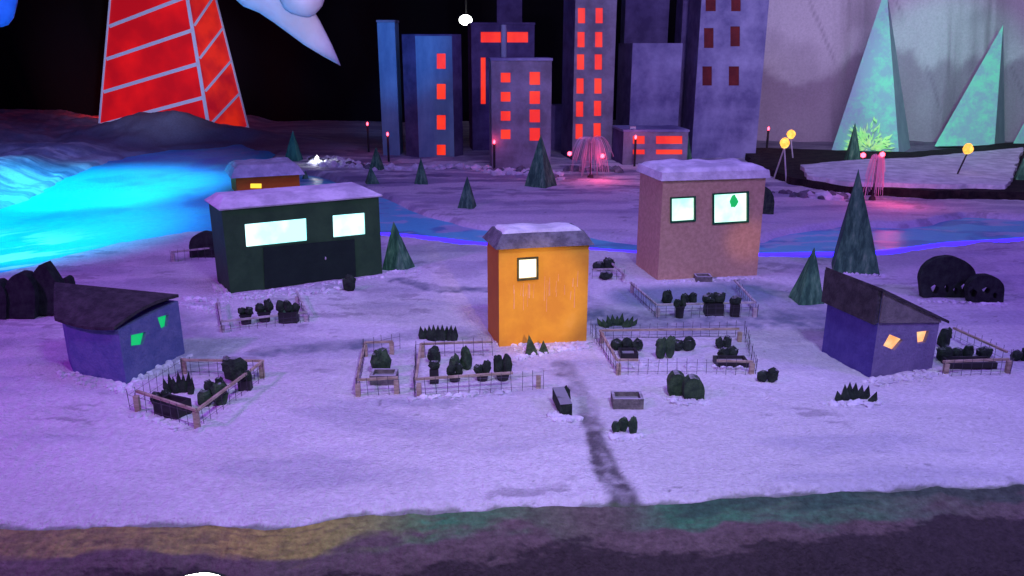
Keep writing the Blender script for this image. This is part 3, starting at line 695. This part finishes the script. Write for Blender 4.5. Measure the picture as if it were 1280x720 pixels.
# ---------------------------------------------------------------- conifers
def conifer(label, tip, yb, x0, x1, m=None, rot=None, sides=4):
    P = G((x0+x1)/2, yb-3); zt = top(P, tip[1]); hgt_ = zt-P.z+.01; wd = (x1-x0)/F*P.y*1.02; R = wd/2/.92
    tx = Yp(tip[0], tip[1], P.y).x; rot = random.uniform(.3, 1.2) if rot is None else rot
    mb = MB(); n = 7; cor = [V((math.cos(rot+2*math.pi*k/sides)*R, math.sin(rot+2*math.pi*k/sides)*R*.9, 0)) for k in range(sides)]
    vs = []; per = 6
    for j in range(n):
        s = (1-j/n)
        for k in range(sides):
            for q in range(per):
                p = cor[k].lerp(cor[(k+1) % sides], q/per)*s
                zz = hgt_*(1-s)-(.0 if j else .012*random.random())
                o_ = V((tx-P.x, 0, 0))*(1-s)
                vs.append(P+V((p.x, p.y, zz-.01))+o_+V((mnoise.noise(p*25), mnoise.noise(p*25+V((4, 4, 4))), 0))*.003)
    vs.append(V((tx, P.y, zt))); m_ = sides*per; fs = []
    for j in range(n-1):
        for k in range(m_): fs.append((j*m_+k, j*m_+(k+1) % m_, (j+1)*m_+(k+1) % m_, (j+1)*m_+k))
    for k in range(m_): fs.append(((n-1)*m_+k, (n-1)*m_+(k+1) % m_, n*m_))
    mb.add(vs, fs)
    single(mb, 'pyramid_tree', m or M['green_tree'], P, label, 'tree', 'pointed pyramid trees standing in the snow')
conifer('teal lit pyramid tree beside the far end of the blue lake', (366, 163), 203, 355, 379, M['teal_tree'], .6)
conifer('tiny pyramid tree peeping out at the right end of the orange shed', (382, 213), 229, 375, 388)
conifer('small pyramid tree right of the rubble with a light pole behind it', (470, 183), 215, 460, 482)
conifer('small pyramid tree just behind the right end of the green house roof', (463, 208), 242, 455, 477)
conifer('small pyramid tree in front of the faceted blue city block', (526, 197), 232, 515, 538)
conifer('mid sized pyramid tree standing alone on the far river bank', (584, 220), 262, 570, 598)
conifer('tall pyramid tree in front of the grey city block', (676, 168), 235, 656, 696, rot=.25)
conifer('pyramid tree in the snow against the right end of the green house', (492, 277), 338, 477, 520, rot=.45)
conifer('narrow pyramid tree in front of the taller pale pyramid', (1069, 153), 211, 1053, 1078, rot=.7)
conifer('biggest pyramid tree, behind the violet house', (1073, 211), 340, 1032, 1106, rot=.5)
conifer('pyramid tree left of the violet house', (1018, 309), 379, 984, 1031, rot=.9)
conifer('faint tiny pyramid tree before the low block with wide red windows', (860, 167), 204, 854, 867)
conifer('cropped dark pyramid tree at the right edge of the raised snow', (1283, 190), 236, 1262, 1302)

# ---------------------------------------------------------------- shrubs, planters and logs
def spots_px(x0, y0, x1, y1):
    P = G((x0+x1)/2, y1); return P, (x1-x0)/F*P.y/math.cos(PITCH)*1.0, max(.01, top(P, y0)-P.z)
def clumps(mb, P, w, h, n, depth=.7, seed=0, amp=.14, tall=True):
    for i in range(n):
        f_ = (i+.5)/n-.5; r = w/n*.60; hh = h*random.uniform(.7, 1) if n > 1 else h
        if i == n//2: hh = h
        cc = V((P.x+f_*w*.95, P.y+random.uniform(-.3, .6)*r, P.z+hh*.42)); mb.blob(cc, r*.92, r*depth, hh*.50, amp*1.6, seed+i*1.7, 2, 6)
        for q in range(5):
            an = random.uniform(0, 6.28); mb.blob(cc+V((math.cos(an)*r*.5, -abs(math.sin(an))*r*depth*.3, hh*random.uniform(.0, .34))), r*.42, r*.4, hh*random.uniform(.16, .26), .3, seed+q*3.3+i, 1, 5)
    return mb
def bush(label, x0, y0, x1, y1, n=2, m='bush', name='garden_bush', cat='shrub', grp='dark shrubs set in the snow'):
    P, w_, h = spots_px(x0, y0, x1, y1); single(clumps(MB(), P, w_, h, n, seed=x0), name, M[m], P, label, cat, grp, False)
def spiky(label, x0, y0, x1, y1, n, m='bush', fan=.6, name='spiky_bush'):
    P, w_, h = spots_px(x0, y0, x1, y1); t = thing(name, P, label, 'shrub', 'spiky shrubs set in the snow')
    for i in range(n):
        f_ = (i+.5)/n-.5; hh = h*(.72+.28*math.cos(f_*2.2))*random.uniform(.72, 1.03); r = w_/n*.85
        b = P+V((f_*w_*.85, random.uniform(-.01, .01), -.008)); tp = b+V((f_*fan*w_*.5, 0, hh)); mid = b.lerp(tp, .42)
        mb = MB(); rings = []
        for c, rr in ((b, r*.75), (mid, r)): rings.append([c+V((math.cos(a)*rr, math.sin(a)*rr*.45, 0)) for a in [k*math.pi/3 for k in range(6)]])
        mb.add(rings[0]+rings[1]+[tp], [(k, (k+1) % 6, (k+1) % 6+6, k+6) for k in range(6)]+[(k+6, (k+1) % 6+6, 12) for k in range(6)])
        mb.build('spike', M[m], t)
def planter(label, x0, y0, x1, y1, ysplit, kind='round', m='bush', n=2):
    P, w_, h = spots_px(x0, y0, x1, y1); zsp = top(P, ysplit); t = thing('potted_bush', P, label, 'planter', 'potted plants inside the fences')
    if kind == 'round': MB().lathe(P+V((0, 0, -.004)), [(w_*.30, 0), (w_*.36, (zsp-P.z)*.9), (w_*.40, (zsp-P.z)*.92), (w_*.40, zsp-P.z), (w_*.33, zsp-P.z)], 12).build('pot', M['metal'], t)
    else: MB().box(P+V((0, 0, -.004)), w_*.8, w_*.45, zsp-P.z).build('pot', M['metal'], t)
    clumps(MB(), V((P.x, P.y, zsp-.006)), w_, top(P, y0)-zsp+.006, n, .6, x0).build('plant', M[m], t)
def trough(label, x0, y0, x1, y1, rot=0, m='concrete'):
    P, w_, h = spots_px(x0, y0, x1, y1); h = min(h, .045); t = thing('planter_trough', P, label, 'trough', 'low troughs lying in the snow')
    wd = w_; dp = .05; mb = MB(); ca, sa = math.cos(rot), math.sin(rot)
    for (cx, cy, sx, sy) in ((0, -dp/2, wd, .008), (0, dp/2, wd, .008), (-wd/2+.004, 0, .008, dp-.009), (wd/2-.004, 0, .008, dp-.009)):
        mb.box((P.x+ca*cx-sa*cy, P.y+dp/2+sa*cx+ca*cy, P.z-.003), sx, sy, h, rot)
    mb.build('trough_wall', M[m], t)
    mb = MB().box((P.x, P.y+dp/2, P.z-.003), wd-.018, dp-.009, h*.6, rot); mb.build('filling', M['bush'], t)
def board(label, outline, holes=(), th=.03, m='board', name='cutout_bush'):
    ymax = max(p[1] for p in outline); xm = sum(p[0] for p in outline)/len(outline); P = G(xm, ymax); n = V((0, -1, 0))
    o = [RP(a, b, P, n) for a, b in outline]; hs = [[RP(a, b, P, n) for a, b in h] for h in holes]
    loops = [o]+hs; tri = tessellate_polygon([[V((p.x, p.z, 0)) for p in l] for l in loops]); allp = [p for l in loops for p in l]; N_ = len(allp)
    mb = MB(); fs = [tuple(t) for t in tri]+[tuple(i+N_ for i in t)[::-1] for t in tri]; k0 = 0
    for l in loops:
        k = len(l); fs += [(k0+i, k0+(i+1) % k, k0+(i+1) % k+N_, k0+i+N_) for i in range(k)]; k0 += k
    mb.add(allp+[p+V((0, th, 0)) for p in allp], fs); single(mb, name, M[m], P, label, 'shrub', 'flat cutout shrubs set in the snow')
def dome(x0, y0, x1, y1, n=18, wob=1.0, base=True):
    cx = (x0+x1)/2; rx = (x1-x0)/2; cy = y1-(y1-y0)*.45; pts = []
    for i in range(n+1):
        a = math.pi*(1.12-1.24*i/n) if False else math.pi*(1-i/n)
        pts.append((cx+rx*math.cos(a)+random.uniform(-.3, .3)*wob, cy-(cy-y0)*math.sin(a)+random.uniform(-.3, .3)*wob))
    pts += [(cx+rx*.93, y1), (cx-rx*.93, y1)]
    return pts
# far left clump
board('leftmost tall cutout bush at the edge of the picture, left of the blue house', dome(-22, 352, 8, 400), th=.05)
board('broad dark cutout bush, second from the left edge', dome(4, 342, 44, 399), th=.05)
board('pointed dark cutout bush beside the blue house roof', [(38, 396), (36, 360), (42, 340), (48, 332), (54, 330), (60, 338), (68, 350), (75, 362), (74, 388), (68, 393)], th=.05)
board('small rounded cutout bush right of the far left clump', dome(74, 347, 88, 372), th=.04)
# cut-out domes on the right with open bottoms
def leafhole(cx, cy, w_, h): return [(cx, cy-h/2), (cx+w_/2, cy-h*.1), (cx+w_*.2, cy+h/2), (cx-w_*.25, cy+h/2), (cx-w_/2, cy-h*.15)]
board('large cutout dome bush with leaf shaped holes on the right', dome(1151, 321, 1221, 372, 26), [leafhole(1169, 361, 11, 12), leafhole(1184, 360, 6, 11), leafhole(1195, 363, 7, 9), leafhole(1206, 359, 9, 10)], .03)
board('smaller cutout dome bush with leaf shaped holes right of the larger one', dome(1210, 344, 1256, 378, 22), [leafhole(1217, 366, 10, 11), leafhole(1233, 363, 11, 8), leafhole(1244, 369, 6, 8)], .03)
# inside the fence by the blue house
spiky('spiky bush in the yard of the blue house', 205, 459, 245, 491, 7)
bush('rounded bush pair low in the middle of the blue house yard', 246, 478, 284, 508, 2, 'bush2')
bush('bush leaning over the round pair in the blue house yard', 256, 470, 284, 492, 2)
bush('tall bush at the right corner of the blue house yard', 281, 441, 310, 476, 1)
trough('dark crate at the front of the blue house yard', 193, 500, 232, 522, -.4, 'metal')
bush('dark bush behind the crate in the blue house yard', 190, 486, 216, 506, 2)
planter('potted bush in a lattice crate by the right rail of the blue house yard', 297, 462, 317, 487, 474, 'box')
# before the green house
planter('low potted bush, left of three before the green house', 298, 383, 318, 404, 392)
planter('tilted potted bush, middle of three before the green house', 320, 374, 342, 401, 389)
planter('wide potted bush, right of three before the green house', 347, 373, 376, 402, 388, 'box', 'bush', 3)
bush('small dark stump shaped bush at the right end of the green house front', 429, 343, 444, 364, 1)
board('dark round bush half hidden behind the left end of the green house', dome(236, 291, 272, 322), th=.05)
# small fence left
bush('tall dark bush alone in the small open pen', 464, 432, 489, 466, 1, 'bush2')
trough('snow dusted trough at the front of the small open pen', 462, 468, 496, 481)
spiky('row of sharp spiky leaves behind the long pen left of the orange house', 522, 398, 574, 425, 9, fan=.25)
bush('upright dark bush at the back left of the long pen', 535, 431, 551, 453, 1)
planter('square potted stump at the front left of the long pen', 536, 450, 550, 479, 460, 'box', 'bush', 1)
bush('double dark bush in the middle of the long pen', 562, 434, 590, 463, 2, 'bush2')
planter('rounded potted pair at the front middle of the long pen', 558, 453, 579, 476, 467)
planter('low potted pair right of the middle in the long pen', 592, 450, 614, 475, 465)
planter('tall potted bush near the orange house end of the long pen', 617, 439, 640, 474, 466)
def minipyr(label, x0, y0, x1, y1, tipx):
    conifer(label, (tipx, y0), y1, x0, x1, M['bush2'], .8)
minipyr('taller of the two tiny pyramid bushes at the foot of the orange house', 654, 418, 676, 444, 661)
minipyr('shorter of the two tiny pyramid bushes at the foot of the orange house', 671, 425, 689, 443, 679)
spiky('low speckled leafy bush behind the wide pen right of the orange house', 749, 389, 794, 408, 9, 'bush2', .9)
# wide pen
bush('long low dark bush at the left of the wide pen', 763, 422, 804, 438, 3)
trough('flat trough at the front left corner of the wide pen', 775, 441, 798, 448, 0, 'metal')
bush('brighter green bush in the middle of the wide pen', 818, 417, 843, 447, 2, 'bush2')
bush('snow topped bush right of the green one in the wide pen', 839, 420, 868, 438, 2)
bush('dark leafy bush at the back right of the wide pen', 893, 418, 914, 435, 2)
bush('low bush at the front right of the wide pen', 896, 432, 923, 448, 2)
trough('long dark trough at the front right of the wide pen', 895, 451, 936, 459, 0, 'metal')
# pen before the tan house
bush('slim bush at the left of the pen before the tan house', 828, 362, 840, 380, 1)
planter('potted bush hanging below the rail, left in the pen before the tan house', 841, 372, 857, 397, 382)
bush('rounded bush at the back of the pen before the tan house', 850, 364, 871, 379, 2)
planter('wide potted bush in the middle of the pen before the tan house', 877, 365, 906, 393, 378, 'box', 'bush', 2)
planter('narrow potted bush at the right of the pen before the tan house', 911, 368, 925, 395, 379, 'box', 'bush', 1)
trough('small block shaped trough against the foot of the tan house', 870, 345, 890, 352)
board('dark cutout bush at the right wall of the tan house', dome(940, 233, 968, 268), th=.04, m='bush2')
bush('pair of dark bushes behind the orange house on its right', 741, 321, 768, 338, 2)
bush('low dark bush under the rail behind the orange house', 750, 337, 766, 349, 1)
# front pieces
bush('small lumpy bush at the top of the fallen log pair by the path', 693, 480, 713, 500, 2)
P, w_, h = spots_px(697, 486, 713, 520)
single(MB().bar(V((P.x-.012, P.y+.09, P.z+.03)), V((P.x+.006, P.y, P.z+.018)), .034, .036), 'fallen_log', M['bush'], P, 'dark square log lying beside the path end', 'log')
trough('stone trough filled with snow right of the path', 765, 497, 805, 511)
bush('left lump of three mossy lumps in front of the stone trough', 764, 524, 775, 540, 1, 'bush2')
bush('tallest middle lump of the three mossy lumps', 773, 519, 785, 541, 1, 'bush2')
bush('right lump of three mossy lumps in front of the stone trough', 785, 519, 796, 543, 1, 'bush2')
board('left one of two round cutout bushes in the foreground', dome(836, 468, 860, 495), th=.035, m='bush2')
board('right one of two round cutout bushes in the foreground', dome(855, 473, 881, 501), th=.035, m='bush2')
bush('small lone dark bush between the wide pen and the violet house', 945, 457, 972, 477, 2)
spiky('spiky bush in the snow before the violet house', 1043, 475, 1094, 502, 7)
# right garden
bush('dark bush against the right wall of the violet house', 1172, 408, 1188, 436, 1)
bush('low bush at the left of the pen right of the violet house', 1170, 431, 1190, 452, 1)
bush('double bush in the middle of the pen right of the violet house', 1189, 430, 1216, 448, 2)
bush('single bush at the right of the pen beside the violet house', 1222, 434, 1241, 448, 1)
trough('long dark trough behind the front rail of the right pen', 1186, 452, 1246, 461, 0, 'metal')
bush('dark bushes at the right picture edge beyond the right pen', 1261, 432, 1300, 450, 3)

# ---------------------------------------------------------------- wire pens
def fence(label, sides, posts, wires, zrail=.05, m='wood', wh=.06):
    """sides: rail end pixels (on rail height); posts: ground pixels; wires: ground polyline pixels, spacing"""
    P0 = G(*posts[0]) if posts else G(*wires[0][0]); t = thing('wire_fence', P0, label, 'fence', 'low wire garden fences')
    for a, b in sides:
        A = Zp(a[0], a[1], P0.z+zrail); B = Zp(b[0], b[1], P0.z+zrail); MB().bar(A, B, .0075, .0065).build('rail', M[m], t)
    for x, y in posts:
        p = G(x, y); MB().box(p+V((0, 0, -.01)), .014, .012, zrail+.005).build('post', M[m], t)
    mb = MB()
    for pl_ in wires:
        Q = [G(x, y) for x, y in pl_]
        for a, b in zip(Q[:-1], Q[1:]):
            k = max(2, int((b-a).length/.030))
            for i in range(k+1):
                p = a.lerp(b, i/k); l = V((random.uniform(-.004, .004), 0, 0)); mb.tube([p-V((0, 0, .01)), p+l+V((0, 0, wh*random.uniform(.92, 1.08)))], .0009, 3)
            for z in (.012, wh*.75): mb.tube([a+V((0, 0, z)), b+V((0, 0, z))], .0006, 3)
    o = mb.build('wire_mesh', M['wire'], t, kind='stuff'); return t
fence('wire pen in front of the blue house with four wooden posts', [((171, 489), (246, 513)), ((246, 513), (329, 451)), ((329, 451), (230, 450))], [(173, 515), (247, 535), (328, 472), (231, 467)], [[(163, 512), (247, 536), (330, 475), (228, 468), (163, 512)]], .055)
fence('pale rimmed pen right in front of the green house', [((272, 374), (277, 402)), ((277, 402), (383, 390)), ((371, 364), (383, 390))], [(278, 415), (383, 402), (273, 386), (372, 378)], [[(272, 388), (278, 416), (386, 403), (372, 378)]], .030, 'palewood', .035)
fence('small three sided pen left of the long pen', [((456, 428), (491, 427)), ((456, 428), (446, 475)), ((446, 475), (498, 472))], [(448, 495), (496, 491), (490, 442), (457, 445)], [[(500, 436), (456, 446), (447, 496), (500, 492)]], .045, 'wood', .06)
fence('long pen left of the orange house', [((526, 430), (616, 427)), ((526, 430), (520, 474)), ((520, 474), (641, 466))], [(524, 495), (673, 485), (528, 446)], [[(616, 444), (520, 447), (519, 496), (679, 487)]], .045, 'wood', .062)
fence('wide pen right of the orange house', [((750, 413), (924, 411)), ((750, 413), (771, 450)), ((771, 450), (798, 450)), ((896, 451), (941, 452))], [(773, 468), (939, 467), (924, 427), (752, 428)], [[(738, 418), (773, 469), (944, 468), (930, 420), (745, 424)]], .040, 'wood', .055)
fence('pen in front of the tan house', [((788, 353), (821, 381)), ((821, 381), (944, 378)), ((944, 378), (918, 350))], [(943, 396), (822, 396), (790, 366)], [[(788, 366), (822, 398), (946, 396), (920, 362)]], .040, 'palewood', .05)
fence('pen to the right of the violet house', [((1179, 452), (1261, 449)), ((1192, 410), (1259, 440))], [(1181, 469), (1259, 466)], [[(1192, 424), (1262, 456), (1262, 468), (1177, 470)]], .045, 'wood', .055)
fence('low rails behind the orange house', [((740, 337), (778, 336)), ((757, 322), (782, 345))], [(779, 350), (760, 334)], [[(740, 349), (781, 349)]], .035, 'palewood', .045)
fence('rail pen half hidden behind the green house', [((214, 315), (272, 309))], [(217, 327)], [[(214, 328), (274, 322)]], .045, 'palewood', .06)

# ---------------------------------------------------------------- lamps
def red_pole(label, x, ytip, ybase):
    P = G(x, ybase); z = top(P, ytip+2); t = thing('red_lamp_post', P, label, 'lamp post', 'thin posts tipped with red lights')
    MB().tube([P-V((0, 0, .02)), V((P.x, P.y, z))], .010, 6).build('pole', M['pole'], t)
    MB().blob((P.x, P.y, z+.016), .011, .011, .018, 0, 0, 1).build('bulb', M['red_lamp'], t)
    l = bpy.data.lights.new('red_glow', 'POINT'); l.color = (1, .06, .12); l.energy = .18; l.shadow_soft_size = .02
    o = bpy.data.objects.new('red_glow', l); col.objects.link(o); o.parent = t; o.location = (0, -.04, z-P.z+.03)
red_pole('red tipped post furthest left, behind the rubble', 461, 155, 190)
red_pole('red tipped post in front of the slim pale blue tower', 486, 168, 202)
red_pole('red tipped post at the left corner of the grey city block', 618, 178, 212)
red_pole('red tipped post before the low block with wide red windows', 793, 172, 208)
red_pole('red tipped post before the lilac cloth backdrop', 958, 161, 190)
def globe(label, x, y, legs, m='ppole'):
    P = G(*legs[0]); z = top(P, y); t = thing('globe_lamp', P, label, 'lamp', 'orange globe lamps on thin poles')
    c = V((Yp(x, y, P.y).x, P.y, z)); MB().blob(c, .035, .035, .04, .08, x, 2).build('globe', M['orange_lamp'], t, True)
    for lx, ly in legs:
        q = G(lx, ly); MB().tube([q, c-V((0, 0, .03))], .006, 5).build('leg', M[m], t)
globe('orange globe lamp on a single pale pole, highest of the pair', 989, 168, [(992, 205)])
globe('orange globe lamp on two splayed pale legs', 981, 179, [(983, 228), (967, 224)])
globe('orange globe lamp on a thin dark pole on the raised snow', 1210, 186, [(1190, 232)], 'pole')
# white lamp among the stones
P = G(396, 206); t = thing('ground_lamp', P, 'small bright white lamp among the rubble by the lake end', 'lamp')
MB().lathe(P, [(.02, 0), (.024, .03)], 8).build('lamp_base', M['metal'], t); MB().blob(P+V((.005, 0, .05)), .014, .014, .028, .3, 2, 2).build('bulb', M['white_lamp'], t)
l = bpy.data.lights.new('ground_lamp_glow', 'POINT'); l.color = (.9, .95, 1); l.energy = .35; l.shadow_soft_size = .02
o = bpy.data.objects.new('ground_lamp_glow', l); col.objects.link(o); o.parent = t; o.location = (.0, -.04, .08)
# lamp in the dark behind the city
P = Yp(582, 25, 10.2); t = thing('spotlight', P, 'round white spotlight shining in the dark above the city', 'spotlight')
MB().blob(P,   .078, .05, .060, 0, 0, 3).build('lens', M['white_lamp'], t, True); MB().lathe(P+V((0, .14, -.05)), [(.07, 0), (.09, .05), (.07, .1)], 12).build('housing', M['metal'], t)
MB().tube([P+V((0, .14, .04)), P+V((0, .14, 2.5))], .012, 6).build('bracket', M['metal'], t)
# lamp in the foreground below the board
c = Zp(240, 741, .16); t = thing('floodlight', c, 'round white floodlight glaring at the bottom edge before the board', 'floodlight')
MB().lathe(c+V((0, 0, -.10)), [(.03, 0), (.055, .04), (.062, .085), (.062, .095)], 24).build('housing', M['metal'], t, True)
MB().blob(c+V((0, 0, -.006)), .056, .056, .012, 0, 0, 3).build('lens', M['white_lamp'], t, True)
MB().tube([c-V((0, 0, .1)), c-V((0, 0, .62))], .01, 8).build('stand', M['metal'], t)

# ---------------------------------------------------------------- strand fountains
def fountain(label, x, ytop_, ybase, spread, n, pink, leds, fall=1.0):
    P = G(x, ybase); zt = top(P, ytop_); t = thing('strand_fountain', P, label, 'fountain', 'fountains of thin hanging strands')
    hh = zt-P.z; s = spread/F*P.y
    MB().lathe(P-V((0, 0, .02)), [(.03, 0), (.02, .04), (.006, .05), (.006, hh*.9)], 8).build('stem', M['metal'], t)
    a_, b_ = MB(), MB()
    for i in range(n):
        an = random.uniform(0, 2*math.pi); r = s*(.25+.75*random.random()); pts = []; base_ = P+V((0, 0, hh*.7))
        e = random.uniform(.0, .6)*hh
        for k in range(7):
            u_ = k/6; pts.append(V((P.x+math.cos(an)*r*u_**.8, P.y+math.sin(an)*r*u_**.8*.5, P.z+hh*(.75+.25*math.sin(min(1, u_*1.6)*math.pi/2))*(1-u_**2.2)+e*u_**2.2)))
        (b_ if random.random() < pink else a_).tube(pts, .0019, 3)
    a_.build('strands', M['strand'], t, kind='stuff')
    if b_.v: b_.build('strands', M['strand_p'], t, kind='stuff')
    for x_, y_ in leds:
        q = Yp(x_, y_, P.y-.02); MB().blob(q, .018, .018, .018, 0, 0, 1).build('bulb', M['red_lamp'], t)
    l = bpy.data.lights.new('fountain_glow', 'POINT'); l.color = (1, .08, .2); l.energy = 1.5; l.shadow_soft_size = .05
    o = bpy.data.objects.new('fountain_glow', l); col.objects.link(o); o.parent = t; o.location = (.06, -.16, .16)
fountain('umbrella shaped fountain of clear strands with two red lights before the tall tower', 738, 165, 222, 30, 110, .10, [(712, 192), (753, 195)])
fountain('narrow fountain of pink lit strands beside the biggest pyramid tree', 1090, 186, 250, 14, 46, .5, [(1079, 194), (1103, 193)])

# ---------------------------------------------------------------- rubble and snow clumps
def scatter(name, m, lines, n, size, spread, label=None, lev=1, flatn=.7):
    mb = MB()
    for a, b in lines:
        for i in range(n):
            u_ = random.random(); x = a[0]+(b[0]-a[0])*u_; y = a[1]+(b[1]-a[1])*u_
            p = G(x, y); p = p+V((random.gauss(0, spread), random.gauss(0, spread*.8), 0)); p.z = hz(p.x, p.y)
            r = size*random.uniform(.35, 1)**1.6; mb.blob(p+V((0, 0, r*.1)), r, r*random.uniform(.7, 1.2), r*flatn, .35, random.random()*50, lev)
    return mb.build(name, m, kind='stuff')
scatter('snow_clumps', M['snow'], [((80, 468), (158, 484)), ((100, 476), (160, 488)), ((230, 372), (280, 378)), ((300, 374), (420, 362)), ((650, 436), (740, 436)), ((1090, 480), (1180, 468)), ((480, 340), (520, 340)), ((1035, 340), (1105, 345)), ((158, 484), (236, 444)), ((288, 371), (478, 346)), ((272, 356), (286, 372)), ((608, 430), (736, 430)), ((650, 446), (730, 432)), ((1090, 478), (1170, 464)), ((822, 353), (946, 348)),
  ((1150, 376), (1256, 382)), ((171, 518), (247, 540)), ((835, 500), (885, 504)), ((520, 498), (640, 490)), ((775, 455), (930, 460)), ((694, 520), (714, 525)), ((764, 545), (796, 546)), ((1040, 504), (1094, 504)), ((225, 380), (275, 390))], 75, .013, .013)
scatter('snow_rubble', M['snow'], [((385, 205), (480, 212)), ((400, 198), (440, 205)), ((560, 208), (690, 222)), ((470, 212), (560, 210)), ((1015, 245), (1062, 248)), ((620, 215), (690, 218))], 55, .05, .05)
scatter('stone_rubble', M['grey'], [((395, 200), (470, 210)), ((980, 242), (1062, 250)), ((600, 212), (690, 220)), ((700, 212), (790, 214))], 26, .055, .05)

# ---------------------------------------------------------------- hanging shapes
def loft(rows, Y, dep, m, name, label):
    mb = MB(); n = 20; n0 = 0; vs = []
    for y, xa, xb in rows:
        a = Yp(xa, y, Y); b = Yp(xb, y, Y); c = (a+b)/2; r = (b.x-a.x)/2
        vs += [V((c.x+math.cos(2*math.pi*k/n)*r, Y+math.sin(2*math.pi*k/n)*max(r*dep, .002), c.z)) for k in range(n)]
    fs = [(j*n+k, j*n+(k+1) % n, (j+1)*n+(k+1) % n, (j+1)*n+k) for j in range(len(rows)-1) for k in range(n)]
    fs += [tuple(range(n)), tuple(range((len(rows)-1)*n, len(rows)*n))]
    mb.add(vs, fs); return mb
mb = loft([(-140, 250, 330), (-110, 215, 400), (-60, 225, 430), (-20, 270, 412), (0, 295, 403), (8, 304, 400), (16, 324, 394), (28, 342, 401), (42, 361, 408), (56, 380, 415), (70, 403, 421), (82, 425, 426)], 6.5, .45, M['cloudw'], '', '')
q = Yp(378, -6, 6.3); mb.blob(q, .17, .16, .15, .04, 2, 3)
o = single(mb, 'hanging_cloud', M['cloudw'], Yp(350, -140, 6.5), 'pale white hanging shape tapering to a sharp downward point beside the red tower', 'decoration', smooth=True)
mb = loft([(-90, -60, 0), (-60, -80, 18), (-20, -70, 24), (5, -60, 20), (22, -50, 16), (31, -30, 10), (34, -12, 2)], 6.5, .5, M['cloudb'], '', '')
single(mb, 'hanging_cloud', M['cloudb'], Yp(-20, -90, 6.5), 'blue rounded hanging shape in the top left corner', 'decoration', smooth=True)
